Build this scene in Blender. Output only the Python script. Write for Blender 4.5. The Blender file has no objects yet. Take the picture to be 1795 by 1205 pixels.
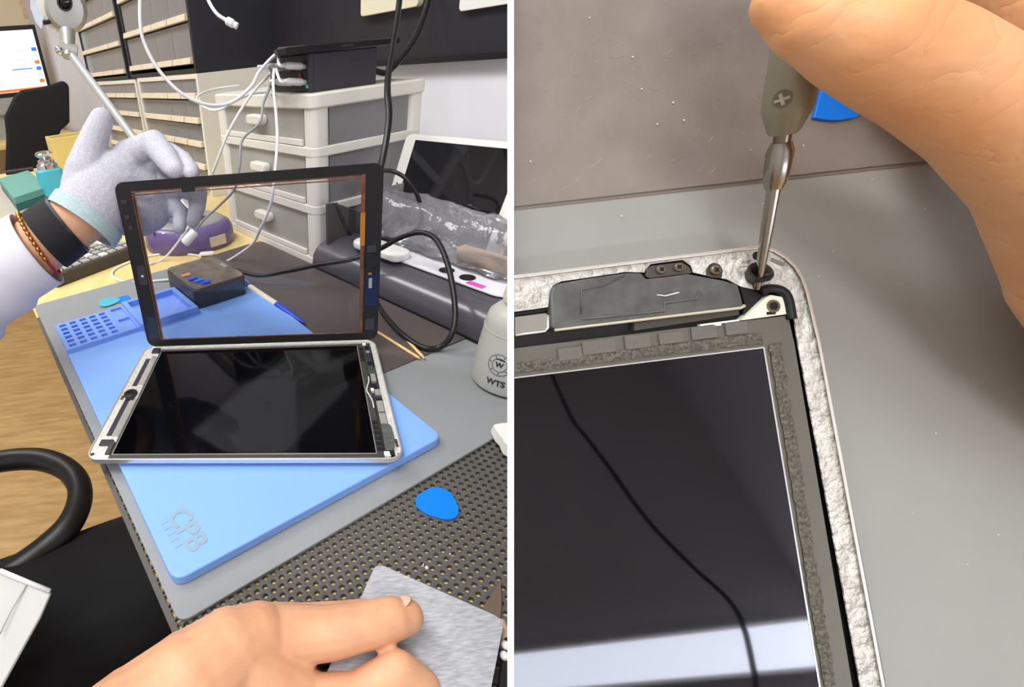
import bpy, math, random
from mathutils import Vector, Matrix
random.seed(7)

# ------------------------------------------------------------------ camera
W_PX, H_PX = 1795.0, 1205.0
F, PX, PY = 850.0, 444.0, 602.0                    # focal length and principal point in pixels of the frame
PITCH, ROLL = math.radians(30.04), math.radians(-5.94)
CZ = 1.0235                                        # camera height over the floor
CAM = Vector((0, 0, CZ))
_n = Vector((0, -math.cos(PITCH), -math.sin(PITCH)))
_c, _s = math.cos(ROLL), math.sin(ROLL)
UPC = Vector((_c*_n.x - _s*_n.y, _s*_n.x + _c*_n.y, _n.z))
_z = Vector((0, 0, 1))
FWC = (_z - UPC*UPC.z).normalized()
RTC = FWC.cross(UPC)
def cam2w(v): return Vector((RTC.dot(v), FWC.dot(v), UPC.dot(v)))
def ray(x, y): return cam2w(Vector(((x-PX)/F, (y-PY)/F, 1.0)))
cd = bpy.data.cameras.new('camera')
cd.sensor_fit = 'HORIZONTAL'; cd.sensor_width = 36.0
cd.lens = F/W_PX*36.0
cd.shift_x = (W_PX/2 - PX)/W_PX
cd.shift_y = (PY - H_PX/2)/W_PX
cd.clip_start = 0.005; cd.clip_end = 50
cam = bpy.data.objects.new('camera', cd); bpy.context.scene.collection.objects.link(cam)
_X, _Y, _Z = cam2w(Vector((1,0,0))), cam2w(Vector((0,-1,0))), cam2w(Vector((0,0,-1)))
cam.matrix_world = Matrix(((_X.x,_Y.x,_Z.x,0),(_X.y,_Y.y,_Z.y,0),(_X.z,_Y.z,_Z.z,CZ),(0,0,0,1)))
bpy.context.scene.camera = cam

# bench axes: s runs across the bench towards the wall, t runs along the bench
E1 = Vector((.891, .454, 0)).normalized(); E2 = Vector((-E1.y, E1.x, 0)); UZ = Vector((0,0,1))
def P(s, t, z): return E1*s + E2*t + UZ*z
ROTZ = math.atan2(E1.y, E1.x)

# ------------------------------------------------------------------ world, lamps, exposure
sc = bpy.context.scene
w = bpy.data.worlds.new('world'); sc.world = w; w.use_nodes = True
w.node_tree.nodes['Background'].inputs[0].default_value = (.75,.8,.9,1)
w.node_tree.nodes['Background'].inputs[1].default_value = .3
sc.view_settings.view_transform = 'Standard'; sc.view_settings.look = 'None'
sc.view_settings.gamma = 1.0; sc.view_settings.exposure = 0.0; sc.view_settings.use_curve_mapping = False
CEIL = 2.7
def area(name, loc, sx, sy, power, rot=(0,0,0), col=(1,1,1)):
    l = bpy.data.lights.new(name, 'AREA'); l.shape = 'RECTANGLE'; l.size = sx; l.size_y = sy
    l.energy = power; l.color = col
    o = bpy.data.objects.new(name, l); sc.collection.objects.link(o)
    o.location = loc; o.rotation_euler = rot
    return o
LAMPS = [(-.55, .35), (-.55, 2.0), (-1.1, -1.2)]     # ceiling lamps in bench axes (s, t)
LAMP_POWER = 26.0
for s_, t_ in LAMPS:
    area('ceiling_lamp_light', P(s_, t_, CEIL-.075), .58, 1.15, LAMP_POWER, (0,0,ROTZ), (.97,.985,1.0))

# ------------------------------------------------------------------ pixel helpers: a pixel gives a direction, a plane it touches the distance
def D(x, y, d): return CAM + ray(x, y)*d
def hit(x, y, p0, n):
    r = ray(x, y); return CAM + r*((p0-CAM).dot(n)/r.dot(n))
def L(x, y, z): return hit(x, y, UZ*z, UZ)
def S(x, y, s): return hit(x, y, E1*s, E1)
def T(x, y, t): return hit(x, y, E2*t, E2)
# ------------------------------------------------------------------ mesh helpers
COL = sc.collection
WLOC = {}
def mk(name, verts, faces, mat, parent=None, smooth=False, bevel=0, seg=2, kind=None, angle=.6):
    verts = [Vector(v) for v in verts]
    lo = Vector((min(v.x for v in verts), min(v.y for v in verts), min(v.z for v in verts)))
    hi = Vector((max(v.x for v in verts), max(v.y for v in verts), max(v.z for v in verts)))
    c = (lo+hi)/2; c.z = lo.z
    me = bpy.data.meshes.new(name)
    me.from_pydata([v-c for v in verts], [], faces); me.update()
    if mat is not None: me.materials.append(mat)
    import bmesh
    bm = bmesh.new(); bm.from_mesh(me); bmesh.ops.recalc_face_normals(bm, faces=bm.faces[:]); bm.to_mesh(me); bm.free()
    if smooth:
        for p in me.polygons: p.use_smooth = True
        if smooth == 'auto': me.set_sharp_from_angle(angle=.7)
    o = bpy.data.objects.new(name, me); COL.objects.link(o)
    if parent is not None:
        o.parent = parent; o.location = c - WLOC[parent.name]
    else: o.location = c
    WLOC[o.name] = c
    if bevel:
        m = o.modifiers.new('bevel', 'BEVEL'); m.width = bevel; m.segments = seg; m.limit_method = 'ANGLE'; m.angle_limit = angle
        for p in me.polygons: p.use_smooth = True
        m.harden_normals = True
    if kind: o['kind'] = kind
    return o
def tag(o, label, cat, group=None):
    o['label'] = label; o['category'] = cat
    if group: o['group'] = group
    return o
def thing(name, label, cat, loc, group=None):
    o = bpy.data.objects.new(name, None); COL.objects.link(o); o.location = loc; o.empty_display_size = .02
    WLOC[o.name] = Vector(loc); return tag(o, label, cat, group)
def structure(name, v, f, m, **k):
    o = mk(name, v, f, m, **k); o['kind'] = 'structure'; return o
def prism2(a, b):
    n = len(a); v = list(a)+list(b)
    f = [list(range(n))[::-1], list(range(n, 2*n))] + [[i, (i+1)%n, n+(i+1)%n, n+i] for i in range(n)]
    return v, f
def prism(pts, off): return prism2([Vector(p) for p in pts], [Vector(p)+off for p in pts])
def ring(outer, inner, off):
    n = len(outer); v = list(outer)+list(inner)+[p+off for p in outer]+[p+off for p in inner]; f = []
    for i in range(n):
        j = (i+1)%n
        f += [[i,j,n+j,n+i],[2*n+i,3*n+i,3*n+j,2*n+j],[i,2*n+i,2*n+j,j],[n+i,n+j,3*n+j,3*n+i]]
    return v, f
def join(*parts):
    V, Fc = [], []
    for v, f in parts:
        k = len(V); V += list(v); Fc += [[i+k for i in q] for q in f]
    return V, Fc
def boxst(s0, s1, t0, t1, z0, z1):
    return prism([P(s0,t0,z0),P(s1,t0,z0),P(s1,t1,z0),P(s0,t1,z0)], UZ*(z1-z0))
def obox(c, ax, ay, az):      # box about centre c with half axes
    c = Vector(c); return prism([c-ax-ay-az, c+ax-ay-az, c+ax+ay-az, c-ax+ay-az], az*2)
def rrect(o, ux, uy, w, h, r, n=5):   # rounded rectangle outline with corner o, unit axes ux uy
    pts = []
    for cx, cy, a0 in ((w-r, r, -90), (w-r, h-r, 0), (r, h-r, 90), (r, r, 180)):
        for i in range(n+1):
            a = math.radians(a0 + 90*i/n); pts.append(o + ux*(cx+r*math.cos(a)) + uy*(cy+r*math.sin(a)))
    return pts
def spline(pts, k=6, closed=False):
    pts = [Vector(p) for p in pts]; n = len(pts); out = []
    for i in range(n if closed else n-1):
        g = (lambda j: pts[j % n]) if closed else (lambda j: pts[max(0, min(n-1, j))])
        a, b, c, d = g(i-1), g(i), g(i+1), g(i+2)
        for q in range(k):
            u = q/k
            out.append(.5*((2*b)+(c-a)*u+(2*a-5*b+4*c-d)*u*u+(3*b-a-3*c+d)*u**3))
    if not closed: out.append(pts[-1])
    return out
def tube(pts, r, n=8, closed=False, flat=1.0, flatdir=None):
    pts = [Vector(p) for p in pts]; m = len(pts); V = []; Fc = []
    rs = r if isinstance(r, (list, tuple)) else [r]*m
    nrm = None
    for i in range(m):
        a = pts[i-1] if (i > 0 or closed) else pts[i]
        b = pts[(i+1) % m] if (i < m-1 or closed) else pts[i]
        d = (b-a).normalized()
        if flatdir is not None: nrm = flatdir - d*flatdir.dot(d)
        elif nrm is None:
            nrm = d.orthogonal()
        nrm = (nrm - d*nrm.dot(d)).normalized(); bi = d.cross(nrm)
        for q in range(n):
            an = 2*math.pi*q/n; V.append(pts[i] + (nrm*math.cos(an)*flat + bi*math.sin(an))*rs[i])
    for i in range(m if closed else m-1):
        j = (i+1) % m
        for q in range(n): Fc.append([i*n+q, i*n+(q+1)%n, j*n+(q+1)%n, j*n+q])
    if not closed: Fc += [list(range(n))[::-1], [(m-1)*n+q for q in range(n)]]
    return V, Fc
def lathe(prof, base, axis=UZ, n=28, ref=None):
    axis = axis.normalized(); a = (ref or axis.orthogonal()).normalized(); b = axis.cross(a); V = []; Fc = []
    for r, z in prof:
        for q in range(n):
            an = 2*math.pi*q/n; V.append(base + axis*z + (a*math.cos(an)+b*math.sin(an))*max(r, 1e-5))
    m = len(prof)
    for i in range(m-1):
        for q in range(n): Fc.append([i*n+q, i*n+(q+1)%n, (i+1)*n+(q+1)%n, (i+1)*n+q])
    Fc += [list(range(n))[::-1], [(m-1)*n+q for q in range(n)]]
    return V, Fc
def sphere(c, r, n=14, m=8, ax=None):
    V = []; Fc = []; ax = ax or (Vector((1,0,0)), Vector((0,1,0)), Vector((0,0,1)))
    V.append(c - ax[2]*r)
    for i in range(1, m):
        ph = -math.pi/2 + math.pi*i/m
        for q in range(n):
            an = 2*math.pi*q/n; V.append(c + (ax[0]*math.cos(an)+ax[1]*math.sin(an))*r*math.cos(ph) + ax[2]*r*math.sin(ph))
    V.append(c + ax[2]*r); top = len(V)-1
    for q in range(n):
        Fc.append([0, 1+(q+1)%n, 1+q]); Fc.append([top, top-n+q, top-n+(q+1)%n])
    for i in range(m-2):
        for q in range(n): Fc.append([1+i*n+q, 1+i*n+(q+1)%n, 1+(i+1)*n+(q+1)%n, 1+(i+1)*n+q])
    return V, Fc
def chain(js, n=16):           # tapered limb: spheres at the joints, cones between them
    parts = []
    for c, r in js: parts.append(sphere(c, r, n, 10))
    for (a, ra), (b, rb) in zip(js, js[1:]):
        parts.append(tube([a, b], [ra, rb], n))
    return join(*parts)
def pj(*js): return [(D(x, y, d), r*d/F) for x, y, d, r in js]      # joints from pixel, depth and radius in pixels
def organic(name, vf, mat, parent, voxel=.0016, it=8):
    o = mk(name, vf[0], vf[1], mat, parent)
    m = o.modifiers.new('remesh', 'REMESH'); m.mode = 'VOXEL'; m.voxel_size = voxel; m.use_smooth_shade = True
    m = o.modifiers.new('smooth', 'SMOOTH'); m.factor = .5; m.iterations = it
    return o
def text_mesh(txt, size, mapf, bold=0.0, align='CENTER'):
    cu = bpy.data.curves.new('lettering', 'FONT'); cu.body = txt; cu.size = size; cu.align_x = align; cu.align_y = 'CENTER'; cu.offset = bold; cu.resolution_u = 3
    o = bpy.data.objects.new('lettering', cu); COL.objects.link(o)
    dg = bpy.context.evaluated_depsgraph_get(); me = bpy.data.meshes.new_from_object(o.evaluated_get(dg))
    V = [mapf(v.co.x, v.co.y) for v in me.vertices]; Fc = [list(p.vertices) for p in me.polygons]
    bpy.data.objects.remove(o); bpy.data.meshes.remove(me); bpy.data.curves.remove(cu)
    return V, Fc
# ------------------------------------------------------------------ materials
def srgb(r, g, b):
    f = lambda c: (c/255/12.92) if c/255 <= .04045 else ((c/255+.055)/1.055)**2.4
    return (f(r), f(g), f(b), 1)
def M(name, rgb, rough=.5, metal=0, var=0, vs=60, bump=0, bs=200, trans=0, emit=0, coat=0, spec=.5, stretch=None, sss=0, ior=1.45, rgb2=None, detail=3):
    m = bpy.data.materials.new(name); m.use_nodes = True; nt = m.node_tree; b = nt.nodes['Principled BSDF']
    c = srgb(*rgb); b.inputs['Base Color'].default_value = c
    b.inputs['Roughness'].default_value = rough; b.inputs['Metallic'].default_value = metal
    b.inputs['Specular IOR Level'].default_value = spec; b.inputs['IOR'].default_value = ior
    if trans: b.inputs['Transmission Weight'].default_value = trans
    if coat: b.inputs['Coat Weight'].default_value = coat; b.inputs['Coat Roughness'].default_value = .05
    if sss:
        b.inputs['Subsurface Weight'].default_value = sss; b.inputs['Subsurface Radius'].default_value = (.004,.002,.001); b.inputs['Subsurface Scale'].default_value = 1
    if emit:
        b.inputs['Emission Color'].default_value = c; b.inputs['Emission Strength'].default_value = emit
    if var or bump or rgb2:
        tc = nt.nodes.new('ShaderNodeTexCoord'); mp = nt.nodes.new('ShaderNodeMapping')
        nt.links.new(tc.outputs['Object'], mp.inputs[0])
        if stretch: mp.inputs['Scale'].default_value = stretch
        if stretch: mp.inputs['Rotation'].default_value = (0, 0, ROTZ)
    if var or rgb2:
        nz = nt.nodes.new('ShaderNodeTexNoise'); nz.inputs['Scale'].default_value = vs; nz.inputs['Detail'].default_value = detail
        nt.links.new(mp.outputs[0], nz.inputs['Vector'])
        mr = nt.nodes.new('ShaderNodeMapRange'); mr.inputs[1].default_value = .3; mr.inputs[2].default_value = .7
        nt.links.new(nz.outputs['Fac'], mr.inputs[0])
        mx = nt.nodes.new('ShaderNodeMix'); mx.data_type = 'RGBA'
        c2 = srgb(*rgb2) if rgb2 else tuple(min(1, x*(1+var)) for x in c[:3])+(1,)
        c1 = c if rgb2 else tuple(x*(1-var) for x in c[:3])+(1,)
        mx.inputs[6].default_value = c1; mx.inputs[7].default_value = c2
        nt.links.new(mr.outputs[0], mx.inputs[0]); nt.links.new(mx.outputs[2], b.inputs['Base Color'])
    if bump:
        n2 = nt.nodes.new('ShaderNodeTexNoise'); n2.inputs['Scale'].default_value = bs; n2.inputs['Detail'].default_value = 4
        nt.links.new(mp.outputs[0], n2.inputs['Vector'])
        bp = nt.nodes.new('ShaderNodeBump'); bp.inputs['Strength'].default_value = bump; bp.inputs['Distance'].default_value = .001
        nt.links.new(n2.outputs['Fac'], bp.inputs['Height']); nt.links.new(bp.outputs[0], b.inputs['Normal'])
    return m
def M_clear(name, tint, gloss_rough=.03, ior=1.5, bump=0, bs=60, haze=0):   # thin clear sheet: transparent with fresnel gloss
    m = bpy.data.materials.new(name); m.use_nodes = True; nt = m.node_tree
    for n in list(nt.nodes): nt.nodes.remove(n)
    out = nt.nodes.new('ShaderNodeOutputMaterial'); tr = nt.nodes.new('ShaderNodeBsdfTransparent'); gl = nt.nodes.new('ShaderNodeBsdfGlossy')
    tr.inputs[0].default_value = tint+(1,); gl.inputs['Roughness'].default_value = gloss_rough
    fr = nt.nodes.new('ShaderNodeFresnel'); fr.inputs[0].default_value = ior; mx = nt.nodes.new('ShaderNodeMixShader')
    nt.links.new(fr.outputs[0], mx.inputs[0]); nt.links.new(tr.outputs[0], mx.inputs[1]); nt.links.new(gl.outputs[0], mx.inputs[2])
    last = mx
    if haze:
        df = nt.nodes.new('ShaderNodeBsdfDiffuse'); df.inputs[0].default_value = (.8,.8,.84,1); m2 = nt.nodes.new('ShaderNodeMixShader'); m2.inputs[0].default_value = haze
        nt.links.new(mx.outputs[0], m2.inputs[1]); nt.links.new(df.outputs[0], m2.inputs[2]); last = m2
    if bump:
        tc = nt.nodes.new('ShaderNodeTexCoord'); n2 = nt.nodes.new('ShaderNodeTexNoise'); n2.inputs['Scale'].default_value = bs; n2.inputs['Detail'].default_value = 3
        nt.links.new(tc.outputs['Object'], n2.inputs['Vector'])
        bp = nt.nodes.new('ShaderNodeBump'); bp.inputs['Strength'].default_value = bump; bp.inputs['Distance'].default_value = .003
        nt.links.new(n2.outputs['Fac'], bp.inputs['Height'])
        for q in (gl, fr): nt.links.new(bp.outputs[0], q.inputs['Normal'])
    nt.links.new(last.outputs[0], out.inputs[0]); return m
# colours
m_wall = M('painted_wall', (230,229,236), .7, var=.03, vs=4)
m_cream_wall = M('cream_wall', (240,222,190), .75, var=.03, vs=4)
m_ceil = M('ceiling_paint', (236,236,236), .8)
m_floor = M('floor_wood', (160,126,76), .45, rgb2=(190,157,104), vs=9, stretch=(1,7,1), bump=.05, bs=60)
m_bench = M('bench_wood', (226,198,128), .5, rgb2=(236,213,150), vs=12, stretch=(9,1,1))
m_steel = M('bench_steel', (120,120,122), .4, metal=.8)
m_aluclose = M('glue_marked_aluminium_close', (228,227,220), .4, metal=.15, rgb2=(196,193,185), vs=330, bump=1.0, bs=330)
for n_ in m_aluclose.node_tree.nodes:
    if n_.type == 'BUMP': n_.inputs['Distance'].default_value = .003
m_lampglass = M('lamp_diffuser', (255,252,246), .5, emit=3.0)
m_white = M('white_plastic', (236,234,228), .4)
m_cream = M('cream_plastic', (226,223,213), .42, var=.02, vs=20)
m_black = M('black_plastic', (24,24,26), .42)
m_blackboard = M('black_board', (38,38,44), .5, var=.08, vs=20)
m_dark = M('dark_grey_plastic', (52,52,58), .4)
m_grey = M('grey_rubber_mat', (142,145,147), .62, var=.03, vs=14, bump=.03, bs=500)
m_brown = M('brown_rubber_mat', (86,78,77), .5, var=.05, vs=20, bump=.04, bs=400)
m_blue = M('blue_silicone', (131,175,245), .55, var=.015, vs=10)
m_blue2 = M('blue_silicone_tray', (126,164,240), .5)
m_mesh = M('charcoal_mesh_mat', (88,86,83), .65, bump=.2, bs=900)
m_alu = M('aluminium', (205,206,208), .3, metal=.9, var=.04, vs=80, bump=.03, bs=700)
m_aluface = M('glue_marked_aluminium', (226,225,219), .45, metal=.15, rgb2=(198,195,188), vs=420, bump=.9, bs=650)
m_lcd = M('dark_display_glass', (6,6,9), .03, spec=.5)
m_lcdl = M('black_display_glass', (4,4,6), .05, spec=.16)
m_lcdframe = M('display_frame', (62,61,58), .45, var=.06, vs=150)
m_foam = M('torn_foam_strip', (62,60,54), .75, rgb2=(112,108,96), vs=1500, bump=.8, bs=900, detail=2)
m_edge = M('bright_metal_edge', (226,226,222), .25, metal=.7)
m_spk = M('speaker_film', (74,76,76), .42, rgb2=(96,97,94), vs=240, bump=.12, bs=700)
m_brass = M('aged_steel_screw', (150,140,120), .3, metal=.9)
m_copper = M('copper_trace', (150,100,74), .4, metal=.6, rgb2=(104,74,60), vs=120)
m_copperbright = M('copper_flex', (190,128,56), .4, metal=.4)
m_skin = M('skin', (210,152,116), .5, sss=.12, rgb2=(220,170,132), vs=45, bump=.12, bs=350)
m_skin2 = M('skin_close', (224,158,106), .5, sss=.12, rgb2=(232,178,130), vs=50, bump=.2, bs=300)
m_nail = M('nail', (222,182,158), .3, sss=.1)
m_glove = M('knit_glove', (174,175,188), .85, rgb2=(202,202,210), vs=600, bump=.45, bs=900)
m_cuff = M('glove_cuff', (160,184,188), .85, rgb2=(188,206,206), vs=600, bump=.4, bs=700)
m_sleeve = M('white_coat_cloth', (222,220,232), .85, var=.02, vs=20, bump=.1, bs=500)
m_trouser = M('black_trouser_cloth', (14,14,16), .9, bump=.1, bs=300)
m_band = M('woven_black_band', (22,22,26), .75, bump=.5, bs=1200)
m_gold = M('gold_bead', (206,160,66), .25, metal=1)
m_red = M('red_cord', (170,24,36), .6)
m_glass = M_clear('touch_glass', (.93,.93,.95), .02, 1.32)
m_film = M_clear('plastic_film', (.93,.93,.96), .1, 1.5, bump=.7, bs=45, haze=.16)
m_milky = M('milky_bottle_plastic', (214,216,208), .35, trans=.25, sss=.2)
m_milkycap = M('cap_plastic', (226,222,204), .45)
m_frost = M('frosted_drawer_plastic', (196,194,186), .32, trans=.35)
m_clear_dr = M_clear('clear_drawer_front', (.80,.80,.80), .08, 1.45, haze=.22)
m_smoke = M('smoky_drawer_plastic', (150,150,150), .25, trans=.3)
m_label = M('paper_label', (218,204,182), .7, var=.08, vs=90)
m_ink = M('printed_ink', (46,46,50), .6)
m_blueplast = M('blue_plastic', (8,128,246), .35)
m_teal = M('teal_plastic', (76,186,204), .35)
m_tealbox = M('teal_box_cover', (104,164,152), .55, var=.04, vs=12)
m_chrome = M('chrome', (220,222,226), .12, metal=1)
m_silver = M('silver_paint', (176,176,170), .35, metal=.4)
m_purple = M('purple_plastic', (104,86,138), .35, coat=.3)
m_ringgrey = M('grey_ring_plastic', (150,152,142), .45)
m_cablew = M('white_cable', (232,232,232), .4)
m_cableg = M('grey_cable', (150,150,150), .45)
m_cableb = M('black_cable', (22,22,24), .35)
m_key = M('dark_keypad_case', (70,64,56), .5)
m_keycap = M('grey_keycap', (168,166,160), .4)
m_stick = M('wooden_stick', (226,190,130), .6, var=.08, vs=80)
m_yellow = M('yellow_wood_box', (228,206,132), .55)
m_tissue = M('tissue_paper', (236,232,226), .9, bump=.3, bs=120)
m_card = M('scratched_clear_card', (204,206,211), .36, trans=.12, rgb2=(160,162,170), vs=170, stretch=(1,5,1), bump=.3, bs=300, detail=6)
m_blade = M('dull_blade', (128,112,96), .4, metal=.5)
m_paper = M('printed_paper', (206,196,172), .8, rgb2=(236,226,206), vs=40)
m_screen = M('monitor_glow', (225,235,240), .4, emit=1.0)
m_ui1 = M('screen_window_blue', (60,110,220), .4, emit=.8)
m_ui2 = M('screen_window_orange', (235,110,50), .4, emit=.8)
m_ui3 = M('screen_toolbar_grey', (190,196,204), .4, emit=.9)
m_green = M('circuit_green', (40,62,48), .45, rgb2=(70,80,72), vs=300, bump=.3, bs=600)
m_pinkst = M('magenta_sticker', (222,90,190), .4)

# ------------------------------------------------------------------ the room
R_S0, R_S1, R_T0, R_T1 = -2.6, .70, -2.6, 4.3
structure('floor', *boxst(R_S0, R_S1, R_T0, R_T1, -.05, 0), m_floor)
structure('ceiling', *boxst(R_S0, R_S1, R_T0, R_T1, CEIL, CEIL+.05), m_ceil)
structure('wall_right', *boxst(R_S1, R_S1+.05, R_T0, R_T1, 0, CEIL), m_wall)
structure('wall_left', *boxst(R_S0-.05, R_S0, R_T0, R_T1, 0, CEIL), m_wall)
structure('wall_back', *boxst(R_S0, R_S1, R_T1, R_T1+.05, 0, CEIL), m_cream_wall)
structure('wall_front', *boxst(R_S0, R_S1, R_T0-.05, R_T0, 0, CEIL), m_wall)
lab = ['ceiling lamp panel above the front of the workbench', 'ceiling lamp panel above the far end of the workbench', 'ceiling lamp panel behind the place of the camera']
for (s_, t_), lb in zip(LAMPS, lab):
    th = thing('ceiling_lamp', lb, 'lamp', P(s_, t_, CEIL-.07), 'ceiling lamp panels')
    mk('lamp_frame', *ring([P(s_+a*.31, t_+b*.6, CEIL-.07) for a, b in ((-1,-1),(1,-1),(1,1),(-1,1))], [P(s_+a*.29, t_+b*.575, CEIL-.07) for a, b in ((-1,-1),(1,-1),(1,1),(-1,1))], UZ*.07), m_white, th)
    mk('diffuser', *boxst(s_-.29, s_+.29, t_-.575, t_+.575, CEIL-.05, CEIL-.04), m_lampglass, th)
# long wall lamp behind the camera, mirrored in the close-up screen
wl = thing('wall_lamp', 'long flat batten lamp on the wall behind the camera', 'lamp', P(-.2, R_T0, .98))
LT = math.tan(math.radians(2.0))
lamp_q = lambda a, b, t_: [P(a,t_,.845+LT*a-b), P(.69,t_,.845+LT*.69-b), P(.69,t_,.975+LT*.69+b), P(a,t_,.975+LT*a+b)]
mk('housing', *prism(lamp_q(-1.0,.015,R_T0), E2*.02), m_white, wl)
mk('diffuser', *prism(lamp_q(-.98,0,R_T0+.02), E2*.01), M('batten_glow', (232,238,255), .5, emit=20.0), wl)

# black board over the white wall
bb = thing('black_wall_board', 'black board covering the upper wall behind the charging hub', 'board', P(.69, .9, .995))
mk('panel', *boxst(.688, .70, -.6, 1.09, .996, 1.75), m_blackboard, bb, bevel=.001)
mk('batten', *boxst(.683, .688, -.6, 1.09, .996, 1.004), m_black, bb)
bx = thing('wall_box', 'beige plastic box fixed high on the black wall board', 'wall box', S(690, 10, .688))
a0, a1 = S(641, 23, .688), S(742, 10, .688)
t0_, t1_ = a1.dot(E2), a0.dot(E2)
mk('cover', *prism(rrect(P(.688, t0_, 1.074), E2, UZ, t1_-t0_, .09, .006), E1*-.012), M('beige_box', (222,216,190), .45), bx, bevel=.001)
mk('lid_line', *boxst(.6745, .676, t0_+.01, t1_-.01, 1.12, 1.124), m_black, bx)
bx2 = thing('socket_plate', 'white plate on the black wall board at the photo edge', 'socket', S(830, 0, .688))
mk('plate', *prism(rrect(P(.688, .42, 1.0585), E2, UZ, .16, .08, .006), E1*-.008), m_white, bx2, bevel=.001)
mk('socket_hole', *boxst(.679, .680, .47, .53, 1.085, 1.12), m_black, bx2)

# ------------------------------------------------------------------ the workbench
ZB = .75
wb = thing('workbench', 'long pale wooden workbench running along the wall', 'workbench', P(.35, .7, 0))
mk('bench_top', *prism2([P(s_,t_,ZB-.03) for s_,t_ in ((.05,-.8),(.698,-.8),(.698,2.08),(.05,2.08))], [P(s_,t_,ZB) for s_,t_ in ((.0155,-.8),(.698,-.8),(.698,2.08),(.0155,2.08))]), m_bench, wb, bevel=.001)
for s_, t_ in ((.6,-.7),(.6,2.0),(.12,2.0),(.6,.7)):
    mk('leg', *boxst(s_-.02, s_+.02, t_-.02, t_+.02, 0, ZB-.03), m_steel, wb, bevel=.002)
mk('apron', *boxst(.56, .58, -.7, 2.0, ZB-.11, ZB-.03), m_steel, wb)

# perforated mesh mat: real holes, in bench axes
ZM = ZB + .003
def mesh_mat(s0, s1, t0, t1, pitch, skip):
    V, Fc = [], []; row = 0; t = t0
    N = 8
    dt = pitch*.866
    while t < t1:
        s = s0 + (pitch/2 if row % 2 else 0)
        while s < s1:
            if not skip(s, t):
                k = len(V); hr = pitch*.30
                out = [(pitch/2, 0), (pitch/2, dt/2), (0, dt/2), (-pitch/2, dt/2), (-pitch/2, 0), (-pitch/2, -dt/2), (0, -dt/2), (pitch/2, -dt/2)]
                for x, y in out: V.append(P(s+x, t+y, ZM))
                for q in range(N):
                    a = 2*math.pi*q/N; V.append(P(s+hr*1.1*math.cos(a), t+hr*.9*math.sin(a), ZM-.0003))
                for q in range(N):
                    a = 2*math.pi*q/N; V.append(P(s+hr*.95*math.cos(a), t+hr*.75*math.sin(a), ZB+.0002))
                for q in range(N):
                    j = (q+1) % N
                    Fc.append([k+q, k+j, k+N+j, k+N+q]); Fc.append([k+N+q, k+N+j, k+2*N+j, k+2*N+q])
            s += pitch
        t += dt; row += 1
    return V, Fc
SKIP = lambda s, t: (s > .035 and t > .185 and not s > .36) or t > .72 or (s > .36 and t > .185)
mm = mk('mesh_mat', *mesh_mat(.0215, .46, -.30, .70, .0058, SKIP), m_mesh)
tag(mm, 'dark perforated anti-slip mesh mat on the bench under the grey mat', 'mat')
mk('mat_border', *join(boxst(.0160, .0195, -.30, .66, ZB+.0005, ZM)), m_mesh, mm)

# grey mat, brown mat, blue mat
ZG = ZM + .0025
def mat_slab(name, corners, z0, z1, r, mat):
    pts = [P(s, t, z0) for s, t in corners]; out = []
    n = len(pts)
    for i in range(n):
        a, b, c = pts[i-1], pts[i], pts[(i+1) % n]
        u, v = (a-b).normalized(), (c-b).normalized()
        for q in range(7):
            k = q/6; out.append((b+u*r)*(1-k)**2 + b*2*k*(1-k) + (b+v*r)*k*k)
    return prism(out, UZ*(z1-z0))
gm = mk('grey_mat', *mat_slab('g', [(.021,.168),(.398,.168),(.398,.70),(.019,.70)], ZM, ZG, .008, m_grey), m_grey, bevel=.0006)
tag(gm, 'large grey rubber work mat lying on the bench', 'mat')
ZR = ZG + .0015
bm_ = mk('brown_mat', *mat_slab('b', [(.266,.284),(.66,.272),(.66,.545),(.395,.545),(.395,.708),(.285,.70)], ZG, ZR, .014, m_brown), m_brown, bevel=.0004)
tag(bm_, 'dark brown rubber mat partly over the grey mat', 'mat')
ZU = ZG + .0075
bl = thing('blue_mat', 'light blue silicone repair mat under the opened tablet', 'mat', P(.13, .36, ZG))
mk('mat_sheet', *mat_slab('u', [(.027,.188),(.249,.186),(.288,.588),(.031,.588)], ZG, ZU, .010, m_blue), m_blue, bl, bevel=.0012, seg=3)
c0 = L(327, 928, ZU); tx = (L(352,962,ZU)-L(306,892,ZU)).normalized(); ty = UZ.cross(tx)
sz = (L(352,965,ZU)-L(306,890,ZU)).length/2.05*1.02
mk('lettering', *text_mesh('CPB', sz, lambda x, y: c0 + tx*x + ty*y + UZ*.0003, bold=.0004), M('faded_print', (140,166,184), .6), bl)
c1 = L(299, 934, ZU)
mk('small_print', *join(*[obox(c1 + tx*(q-2)*sz*.27 + UZ*.0002, tx*sz*.09, ty*sz*.13, UZ*.0001) for q in range(5)]), M('faded_print2', (134,172,226), .6), bl)
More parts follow.
